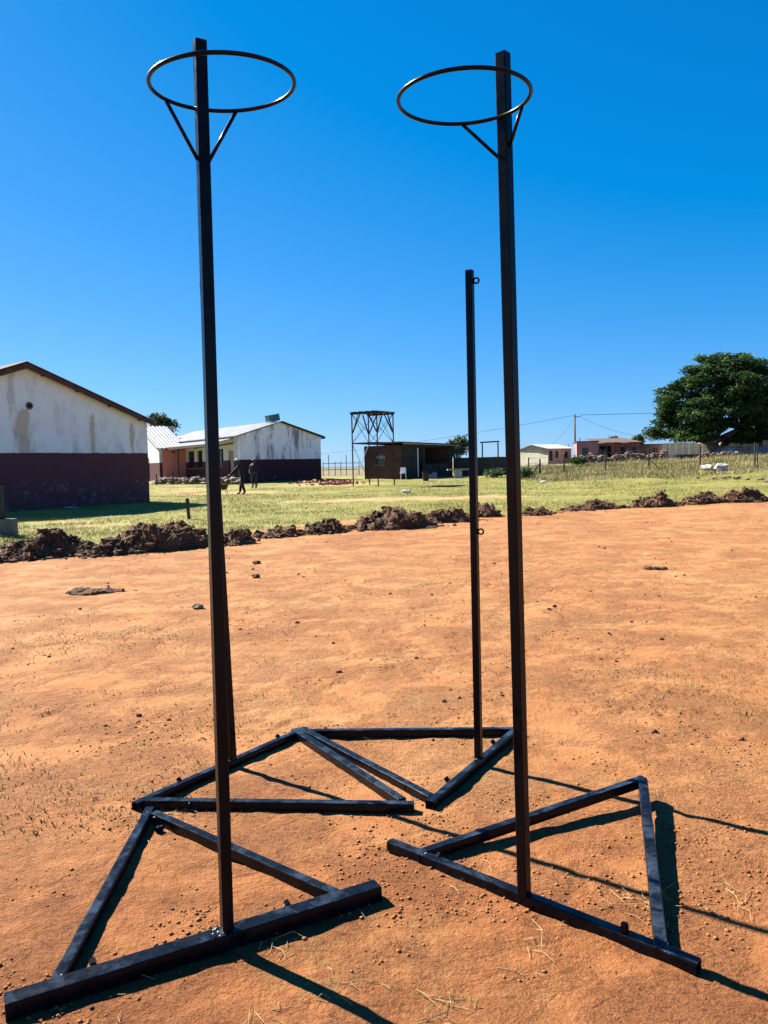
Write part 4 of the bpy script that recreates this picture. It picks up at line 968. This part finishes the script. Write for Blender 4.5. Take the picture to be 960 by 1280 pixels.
DP = 96.
root = thing('pink_house', on(760, DP), 'faded pink house with a dark porch and rusted parapet roof', 'house')
a, b, u, n, L, zt_, zb_, ops = hbox(root, DP, 721, 748, 552.5, 580, 8, 'pink', openings=[(728, 735, 560, 570)], tilt=-.5)
window(root, a, u, n, *ops[0], .2, 1)
MB().box((a + b) / 2 * [1, 1, 0] - n * 4 + UZ * (zt_ + .04), u, n, UZ, L / 2 + .1, 4.15, .05).build('roof', M['roofbrown'], root)
a, b, u, n, L, zt_, zb_, ops = hbox(root, DP + 1.5, 748.3, 800, 554, 580, 6.5, 'pink', openings=[(749, 770, 557.5, 574), (776, 781.5, 557.5, 574), (790, 795, 559, 567)], tilt=.5)
door(root, a + UZ * ops[1][2], u, n, ops[1][0], ops[1][1], ops[1][3] - ops[1][2], .2, 'doordark'); window(root, a, u, n, *ops[2], .2, 1)
MB().box(a + u * (ops[0][0] + ops[0][1]) / 2 + UZ * (ops[0][2] + ops[0][3]) / 2 - n * 1.6, u, n, UZ, (ops[0][1] - ops[0][0]) / 2 + .1, .05, (ops[0][3] - ops[0][2]) / 2 + .2).build('porch_wall', M['doordark'], root)
window(root, a - n * 1.5, u, n, ops[0][0] + .6, ops[0][0] + 1.5, ops[0][2] + .6, ops[0][3] - .3, .05, 1)
for s_ in (.45, .75): MB().bar(a + u * (ops[0][0] + (ops[0][1] - ops[0][0]) * s_) + UZ * ops[0][2] - n * .1, a + u * (ops[0][0] + (ops[0][1] - ops[0][0]) * s_) + UZ * ops[0][3] - n * .1, .12, .12, up=(1, 0, 0)).build('porch_post', M['pink'], root)
roof_sheet(a * [1, 1, 0] + n * .9 + UZ * (zt_ + .05) - u * .1, b * [1, 1, 0] + n * .9 + UZ * (zt_ + .05), b * [1, 1, 0] - n * 5 + UZ * (zt_ + .75), a * [1, 1, 0] - n * 5 + UZ * (zt_ + .75)).build('roof', M['roofbrown'], root)
a, b, u, n, L, zt_, zb_, ops = hbox(root, DP + 2.5, 800.5, 829, 556, 580, 6, 'pink', openings=[(816, 822, 560, 568)], tilt=.5)
window(root, a, u, n, *ops[0], .2, 1)
MB().box((a + b) / 2 * [1, 1, 0] - n * 3 + UZ * (zt_ + .04), u, n, UZ, L / 2 + .1, 3.1, .05).build('roof', M['roofbrown'], root)
root = thing('tan_house', on(935, 104), 'tan house half hidden behind the fig tree trunk', 'house')
a, b, u, n, L, zt_, zb_, ops = hbox(root, 104, 905, 975, 546, 572, 7, 'tan', openings=[(919, 928, 551, 560), (948, 953, 551, 566)], tilt=1)
window(root, a, u, n, *ops[0], .2, 1); door(root, a + UZ * ops[1][2], u, n, ops[1][0], ops[1][1], ops[1][3] - ops[1][2], .2, 'doordark')
MB().box((a + b) / 2 * [1, 1, 0] - n * 3.4 + UZ * (zt_ + .05), u, n, UZ, L / 2 + .3, 3.9, .05).build('roof', M['roofgrey'], root)
# pale sheet fence, dark trough, tarp heap, blue sheet
a, b = on(829, 98), on(886, 97); z1 = at(829, 554, 98)[2]; root = thing('sheet_fence', (a + b) / 2, 'pale corrugated sheet fence in the shade under the fig tree', 'fence'); u = nrm((b - a) * [1, 1, 0]); L = np.linalg.norm((b - a)[:2]); npan = 7
for k in range(npan):
    p = a + u * L * k / npan; q = a + u * L * (k + .985) / npan; z_ = z1 - .06 * random.random() + (.0 if k < 5 else -.15)
    roof_sheet(p * [1, 1, 0] + UZ * (a[2] - .3) + [0, .03 * (k % 2), 0], q * [1, 1, 0] + UZ * (a[2] - .3) + [0, .03 * (k % 2), 0], q * [1, 1, 0] + UZ * z_ + [0, .03 * (k % 2), 0], p * [1, 1, 0] + UZ * z_ + [0, .03 * (k % 2), 0], .2, .025, .01).build('sheet_panel', M['sheet'], root)
a, b = on(843, 84), on(876, 83); z1 = at(860, 568, 84)[2]; root = thing('masonry_trough', (a + b) / 2, 'low dark masonry trough in front of the pale sheet fence', 'trough'); u = nrm((b - a) * [1, 1, 0]); n = np.array([u[1], -u[0], 0]); L = np.linalg.norm((b - a)[:2])
mb = MB(); q = a.copy(); q[2] -= .3; wall_open(mb, q, u, L, z1 - q[2], [], .2, n); wall_open(mb, q - n * 2.2, u, L, z1 - q[2], [], .2, n); wall_open(mb, q - n * .202, -n, 1.99, z1 - q[2], [], .2, -u); wall_open(mb, q - n * .202 + u * L, -n, 1.99, z1 - q[2], [], .2, u); mb.build('trough_wall', M['dkconc'], root)
c = on(909, 88); mb = MB(); v, f = ICO[3]; kk = 1 + .25 * fbm(v[:, 0] * 1.5, v[:, 1] * 1.5, v[:, 2] * 1.5, 8, 4)
mb.add(c + [0, 0, .2] + v * kk[:, None] * [1.55, 1.2, .95], f); tag(mb.build('tarpaulin', M['tarp']), 'grey tarpaulin thrown over a pile at the fig tree trunk', 'tarpaulin')
a, b = on(936, 86), on(958, 86); z1 = at(940, 558, 86)[2]; root = thing('sheet_screen', (a + b) / 2, 'blue grey metal sheet screen standing right of the tarpaulin', 'screen')
roof_sheet(a - UZ * .2, b - UZ * .2, b * [1, 1, 0] + UZ * z1, a * [1, 1, 0] + UZ * (z1 - .05), .25, .02, .01).build('sheet_panel', M['bluesheet'], root)
for q in (a, b): MB().bar(q - UZ * .2 - [0, -.08, 0], q * [1, 1, 0] + UZ * (z1 + .1) - [0, -.08, 0], .08, .08, up=(1, 0, 0)).build('post', M['wood'], root)
# dry stone wall before the pink house
root = thing('stone_wall', on(775, 82), 'tumbled dry stone wall in front of the pink house', 'stone wall'); mb = MB(); g = np.random.default_rng(12)
for k in range(620):
    px = 724 + 110 * g.random(); p = on(px, 82 + g.normal() * .3); hgt = (9.5 + 2 * math.sin(px * .13) + 1.5 * math.sin(px * .41)) * 82 / F
    mb.lump(p + UZ * hgt * (g.random() ** .8), g.uniform(.09, .19), k, 1, (1.25, 1, .8), .5)
tag(mb.build('stone', M['stone'], root), kind='stuff')
root = thing('stone_pile', on(885, 80), 'low pile of dark stones round the fig tree foot', 'stone pile'); mb = MB()
for k in range(90):
    px = 872 + 52 * g.random(); p = on(px, 80 + g.normal() * .4); mb.lump(p + UZ * .5 * g.random(), g.uniform(.12, .26), k + 400, 1, (1.25, 1, .7), .5)
tag(mb.build('stone', M['stone'], root), kind='stuff')

# ------------------------------------------------------------------ poles, wires, fence
def epole(px, pytop, d, label, rad, arm):
    b = on(px, d); t_ = at(px, pytop, d); t_[1] = b[1]; t_[0] = at(px - .5, pytop, d)[0]
    root = thing('utility_pole', b, label, 'utility pole'); MB().tube([b - UZ * .5, (b + t_) / 2, t_], [rad, rad * .88, rad * .75], 9).build('shaft', M['wood'], root, True)
    if arm:
        MB().bar(t_ + [-.15, -.12, -.35], t_ + [.75, -.12, -.3], .07, .09).build('crossarm', M['wood'], root)
        for q in (.1, .62): MB().tube([t_ + [q, -.12, -.27], t_ + [q, -.12, -.1]], [.05, .035], 8).build('insulator', M['white'], root)
    return root, t_
r1_, T1 = epole(719, 518, 105, 'tall timber electricity pole carrying the overhead wires', .13, True)
r2_, T2 = epole(725, 547, 110, 'short dark pole just right of the tall electricity pole', .10, False)
r3_, T3 = epole(711, 555, 112, 'thin low pole just left of the tall electricity pole', .06, False)
def wire(a, b, sag, label, rad=.022):
    a, b = np.array(a), np.array(b); pts = [a * (1 - t) + b * t - UZ * sag * 4 * t * (1 - t) for t in np.linspace(0, 1, 22)]
    tag(MB().tube(pts, rad, 5).build('overhead_wire', M['wire']), label, 'wire', 'overhead electricity wires')
wire(T1 + [.62, -.12, -.1], at(1300, 500, 102), .15, 'overhead wire running level from the tall pole into the fig tree', .028)
wire(T1 + [.1, -.12, -.1], at(300, 570, 300), 2.0, 'overhead wire falling away to the left of the tall pole', .03)
wire(T1 + [.62, -.12, -.3], at(830, 545, 110), .9, 'thin service wire sloping from the tall pole to the pink house', .016)
wire(T1 + [0, 0, -.5], at(690, 556, 101), .2, 'thin service wire dropping from the tall pole to the cream house', .014)
fp = []
for k, (px, d_, hp, lean) in enumerate(((661, 58, 21, 0), (705, 58, 23, 0), (757, 58, 24, 0), (811, 57, 27, 0), (875, 56, 28, .02), (943.5, 55, 31, 0), (1010, 54, 30, 0))):
    b = on(px, d_); h_ = hp * d_ / F; t_ = b + [lean, 0, h_]; fp.append((b, t_))
LBL = ['dark fence post nearest the leaning netball post', 'dark fence post in front of the cream house end', 'dark fence post in front of the pink house porch', 'thick dark fence post at the right end of the pink house', 'leaning fence post before the dark trough', 'doubled fence post beyond the white boulders', 'fence post past the end of the fence in view']
for (b, t_), l in zip(fp[:6], LBL):
    tag(MB().bar(b - UZ * .3, t_, .085, .085, up=(1, 0, 0)).build('fence_post', M['steel']), l, 'fence post', 'posts of the wire fence')
b, t_ = on(946.6, 55), None; tag(MB().bar(b - UZ * .3, b + UZ * 1.7, .06, .06, up=(1, 0, 0)).build('fence_post', M['steel']), 'thin second post standing close against the doubled fence post', 'fence post', 'posts of the wire fence')
b = on(675, 57.5); mb = MB().bar(b - UZ * .3, b + UZ * 1.1, .11, .11, up=(1, 0, 0)).bar(b + [-.6, .1, 0], b + [-.05, 0, .75], .07, .07); tag(mb.build('fence_stub', M['wood']), 'short stub post with a raking strut in the long grass', 'fence post', 'posts of the wire fence')
b = on(826, 56.5); tag(MB().tube([b, b + [-.9, .1, .9]], .03, 6).build('fence_strut', M['steel']), 'raking strut leaning on the thick fence post', 'strut')
for j, f_ in enumerate((.35, .65, .95)):
    mb = MB()
    for (b0_, t0_), (b1_, t1_) in zip(fp[:-1], fp[1:]): mb.tube([b0_ * (1 - f_) + t0_ * f_, (b0_ + b1_) / 2 * (1 - f_) + (t0_ + t1_) / 2 * f_ - UZ * .06, b1_ * (1 - f_) + t1_ * f_], .009, 4, caps=False)
    tag(mb.build('fence_wire', M['wire']), ['lowest strand of the wire fence', 'middle strand of the wire fence', 'top strand of the wire fence'][j], 'wire', 'strands of the wire fence')
# far post-and-rail fence between the classroom and the tower
root = thing('rail_fence', on(425, 74), 'thin post and rail fence between the classroom and the steel tower', 'fence')
rb = [on(px, 74) for px in (404, 411, 419, 426, 433, 441, 449)]
for k, b in enumerate(rb): MB().bar(b - UZ * .2, b + UZ * (2.0 if k in (1, 4) else 1.35), .06, .06, up=(1, 0, 0)).build('post', M['wood'], root)
for z_ in (.6, 1.2):
    for a, b in zip(rb[:-1], rb[1:]): MB().bar(a + UZ * z_ + [0, -.05, 0], b + UZ * z_ + [0, -.05, 0], .03, .05).build('rail', M['wood'], root)
# short stake, plinth, boulders
b = gt(237, 649.5); tag(MB().bar(b - UZ * .2, b + [-.05, 0, .62], .08, .08, up=(1, 0, 0)).build('stake', M['steel']), 'short dark stake alone in the lawn left of the thick-barred post', 'stake')
b = gt(10, 670); root = thing('pillar_plinth', b, 'rough concrete plinth with a dark post, at the left edge of the lawn', 'plinth')
k = b[1] / F; MB().abox((b[0] - .6, b[1], b[2] - .1), (b[0] + 4.5 * k, b[1] + .34, b[2] + 21 * k)).build('plinth_block', M['dkconc2'], root)
MB().abox((b[0] - .45, b[1] + .05, b[2] + 21 * k), (b[0] - 9.5 * k, b[1] + .28, b[2] + 62 * k)).build('post', M['dkconc'], root)
for k, (px, py, w_, lab) in enumerate(((884, 588, 14, 'whitewashed boulder in the long grass, the squarer of two'), (902, 589, 17, 'whitewashed boulder in the long grass, the longer of two'))):
    rock(px, py, w_, lab, 14 + k, 'whitestone', (1.2, .9, .85), 'white boulders by the fence', 'boulder')
for k, (px, py, w_) in enumerate(((858, 590, 7), (873, 598, 5), (893, 599, 6), (905, 598, 7), (921, 599, 8), (934, 600, 6), (950, 600, 8), (957, 603, 6), (911, 597, 5))):
    rock(px, py, w_, ('small brown stone on its own left of the white boulders', 'tiny brown stone at the left end of the loose stone row', 'small brown stone, second in the row under the white boulders', 'small brown stone, fourth in the row under the white boulders', 'broad flat stone, fifth in the loose row below the boulders', 'small stone, sixth in the loose row right of the boulders', 'broad brown stone near the foot of the doubled fence post', 'small stone nearest the rightmost soil heap', 'tiny stone, third in the row under the white boulders')[k], 30 + k, 'stone', (1.3, 1, .55), 'small stones in the grass on the right')
rock(507, 616, 9, 'pale stone on the lawn in front of the steel tower', 55, 'whitestone', (1.3, 1, .5)); rock(680, 603, 6, 'scrap of white litter in the grass right of the leaning post', 56, 'white', (1.5, 1, .3), cat='litter')
rock(88, 636.5, 10, 'pale flat stone at the edge of the gable shadow', 57, 'whitestone', (1.6, 1, .3))

# ------------------------------------------------------------------ people
def skin_obj(name, pts, edges, rad, m, parent, sub=1):
    me = bpy.data.meshes.new(name); off = np.array(parent['_o']); me.from_pydata([tuple(np.array(p) ) for p in pts], edges, []); me.update()
    o = bpy.data.objects.new(name, me); COL.objects.link(o); o.parent = parent; o['_o'] = list(off)
    sk = o.modifiers.new('skin', 'SKIN'); sk.use_smooth_shade = True; sb = o.modifiers.new('sub', 'SUBSURF'); sb.levels = sb.render_levels = sub
    for k, q in enumerate(rad): me.skin_vertices[0].data[k].radius = (q, q) if np.isscalar(q) else q
    me.skin_vertices[0].data[0].use_root = True; me.materials.append(m); return o
def person(loc, yaw, label, h, J, top, cap_m, bands=False):
    root = thing('person', loc, label, 'person'); s_ = h / 1.75
    cy, sy = math.cos(yaw), math.sin(yaw)
    def W_(p): x_, y_, z_ = [q * s_ for q in p]; return np.array([x_ * cy - y_ * sy, x_ * sy + y_ * cy, z_])
    names = list(J); ix = {k: i for i, k in enumerate(names)}
    pts = [W_(J[k]) for k in names]
    E = [('pelvis', 'waist'), ('waist', 'chest'), ('chest', 'neck'), ('neck', 'jaw'), ('jaw', 'head'), ('head', 'crownpt'), ('head', 'nose')]
    rad = dict(pelvis=(.15, .12), waist=(.135, .105), chest=(.165, .115), neck=.055, jaw=.075, head=.09, crownpt=.055, nose=.016)
    for q in 'lr':
        E += [('chest', 'sho' + q), ('sho' + q, 'elb' + q), ('elb' + q, 'wri' + q), ('wri' + q, 'pal' + q), ('pelvis', 'hip' + q), ('hip' + q, 'kne' + q), ('kne' + q, 'ank' + q), ('ank' + q, 'toe' + q)]
        rad.update({'sho' + q: .07, 'elb' + q: .045, 'wri' + q: .03, 'pal' + q: (.04, .02), 'hip' + q: .095, 'kne' + q: .062, 'ank' + q: .042, 'toe' + q: .035})
    R2 = [rad[k] if np.isscalar(rad[k]) else rad[k] for k in names]; R2 = [q * s_ if np.isscalar(q) else (q[0] * s_, q[1] * s_) for q in R2]
    ee = [(ix[a], ix[b]) for a, b in E]; P2 = list(pts); RR = list(R2)
    for q in 'lr':                              # five fingers rooted in each palm
        pal, wri = pts[ix['pal' + q]], pts[ix['wri' + q]]; d = nrm(pal - wri); sd2 = nrm(np.cross(d, [0.3, .8, .1]))
        for k, (o_, l_) in enumerate(((-.032, .075), (-.011, .085), (.011, .08), (.031, .065), (-.045, .04))):
            k0 = len(P2); m_ = pal + d * .03 * s_ + sd2 * o_ * s_; P2 += [m_, m_ + (d * l_ + sd2 * (o_ * .3 if k < 4 else -.03)) * s_]; RR += [.009 * s_, .007 * s_]; ee += [(ix['pal' + q], k0), (k0, k0 + 1)]
    skin_obj('body', P2, ee, RR, M['skin'], root)
    cn = ['pelvis', 'waist', 'chest', 'shol', 'shor', 'elbl', 'elbr', 'wril', 'wrir', 'hipl', 'hipr', 'knel', 'kner', 'ankl', 'ankr']; ci = {k: i for i, k in enumerate(cn)}
    ce = [('pelvis', 'waist'), ('waist', 'chest')] + [(a + q, b + q) if a not in ('chest', 'pelvis') else (a, b + q) for q in 'lr' for a, b in (('chest', 'sho'), ('sho', 'elb'), ('elb', 'wri'), ('pelvis', 'hip'), ('hip', 'kne'), ('kne', 'ank'))]
    gr = lambda r_: r_ + .022 * s_ if np.isscalar(r_) else (r_[0] + .022 * s_, r_[1] + .03 * s_)
    skin_obj('overalls', [pts[ix[k]] for k in cn], [(ci[a], ci[b]) for a, b in ce], [gr(R2[ix[k]]) for k in cn], M[top], root)
    for q in 'lr':
        a_, t_ = pts[ix['ank' + q]], pts[ix['toe' + q]]; skin_obj('boot', [a_, (a_ + t_) / 2 - [0, 0, .01], t_], [(0, 1), (1, 2)], [.06 * s_, .055 * s_, .045 * s_], M['shoe'], root)
        if bands:
            k_ = pts[ix['kne' + q]]; MB().tube([loc + a_ * .82 + k_ * .18, loc + a_ * .6 + k_ * .4], .092 * s_, 12).build('trouser_band', M['socks'], root, True)
    hd, cr = pts[ix['head']], pts[ix['crownpt']]; up = nrm(cr - hd); mb = MB(); v, f = ICO[2]; v = v.copy(); v[:, 2] = np.maximum(v[:, 2], -.12)
    mb.add(loc + hd + up * .035 * s_ + v * np.array([.108, .118, .10]) * s_, f); nz = pts[ix['nose']] - hd; nz = nrm(nz - up * np.dot(nz, up)); mb.box(loc + hd + nz * .13 * s_ + up * .03 * s_, nz, np.cross(up, nz), up, .05 * s_, .065 * s_, .006 * s_)
    mb.build('cap', M[cap_m], root, True)
    for q, m in (('l', 1), ('r', -1)):
        e = hd + nz * .085 * s_ + np.cross(up, nz) * .032 * m * s_ - up * .005; MB().lump(loc + e, .012 * s_, 2, 1, (1, 1, 1), 0).build('eye', M['glass'], root)
        e = hd + np.cross(up, nz) * .092 * m * s_ - up * .02; MB().lump(loc + e, .03 * s_, 3, 1, (.7, .7, 1.1), .1).build('ear', M['skin'], root)
    return root, lambda k: loc + pts[ix[k]]
stoop = dict(pelvis=(0, 0, .93), waist=(-.05, 0, 1.10), chest=(-.14, 0, 1.34), neck=(-.20, 0, 1.50), jaw=(-.25, 0, 1.57), head=(-.26, 0, 1.64), crownpt=(-.26, 0, 1.72), nose=(-.365, 0, 1.61),
    shol=(-.14, -.19, 1.40), elbl=(-.38, -.22, 1.18), wril=(-.60, -.16, .98), pall=(-.67, -.15, .93), shor=(-.14, .19, 1.40), elbr=(-.33, .22, 1.14), wrir=(-.55, .14, .97), palr=(-.62, .13, .92),
    hipl=(0, -.10, .86), knel=(-.03, -.11, .48), ankl=(.10, -.11, .09), toel=(-.06, -.12, .035), hipr=(0, .10, .86), kner=(-.10, .11, .48), ankr=(-.16, .11, .09), toer=(-.33, .12, .035))
L1 = on(303, 39.9)
pr, Jf = person(L1, 0.15, 'person in black overalls and pale cap, stooping over a wheelbarrow on the lawn', 1.82, stoop, 'cloth1', 'cap')
stand_ = dict(pelvis=(0, 0, .95), waist=(0, 0, 1.12), chest=(0, 0, 1.36), neck=(0, 0, 1.52), jaw=(.01, 0, 1.58), head=(0, 0, 1.66), crownpt=(0, 0, 1.74), nose=(.105, 0, 1.63),
    shol=(0, -.20, 1.42), elbl=(.02, -.27, 1.14), wril=(.20, -.20, .98), pall=(.27, -.17, .96), shor=(0, .20, 1.42), elbr=(-.02, .27, 1.14), wrir=(.17, .2, .98), palr=(.24, .17, .96),
    hipl=(0, -.11, .88), knel=(.02, -.12, .49), ankl=(-.03, -.13, .09), toel=(.13, -.14, .035), hipr=(0, .11, .88), kner=(.03, .12, .49), ankr=(.0, .13, .09), toer=(.16, .14, .035))
L2 = on(317.5, 47.5)
person(L2, -1.9, 'person in dark navy workwear standing behind the stooping person, pale bands at the ankles', 1.75, stand_, 'cloth2', 'shoe', True)
# wheelbarrow held by the stooping person
wb = L1 + np.array([-1.05, -.16, 0]); wb[2] = float(terr(wb[0], wb[1]))
root = thing('wheelbarrow', wb, 'dark wheelbarrow held by the stooping person', 'wheelbarrow')
T_ = [wb + np.array(q) for q in ((-.45, -.28, .62), (.30, -.26, .50), (.30, .26, .50), (-.45, .28, .62))]; B_ = [wb + np.array(q) for q in ((-.20, -.18, .30), (.22, -.18, .28), (.22, .18, .28), (-.20, .18, .30))]
MB().add(T_ + B_, [(4, 5, 6, 7), (0, 1, 5, 4), (1, 2, 6, 5), (2, 3, 7, 6), (3, 0, 4, 7)]).build('tray', M['steel'], root)
for q in 'lr':
    hnd = Jf('pal' + q); s2 = -1 if q == 'l' else 1; MB().tube([wb + [-.62, s2 * .05, .18], wb + [.1, s2 * .2, .27], hnd], .018, 6).build('handle', M['steel'], root); MB().tube([wb + [.2, s2 * .2, .28], wb + [.28, s2 * .22, .01]], .015, 5).build('leg', M['steel'], root)
MB().tube([wb + [-.62, -.06, .18], wb + [-.62, .06, .18]], [.17, .17], 16).build('wheel', M['shoe'], root)
for o in bpy.data.objects:
    if '_o' in o: del o['_o']
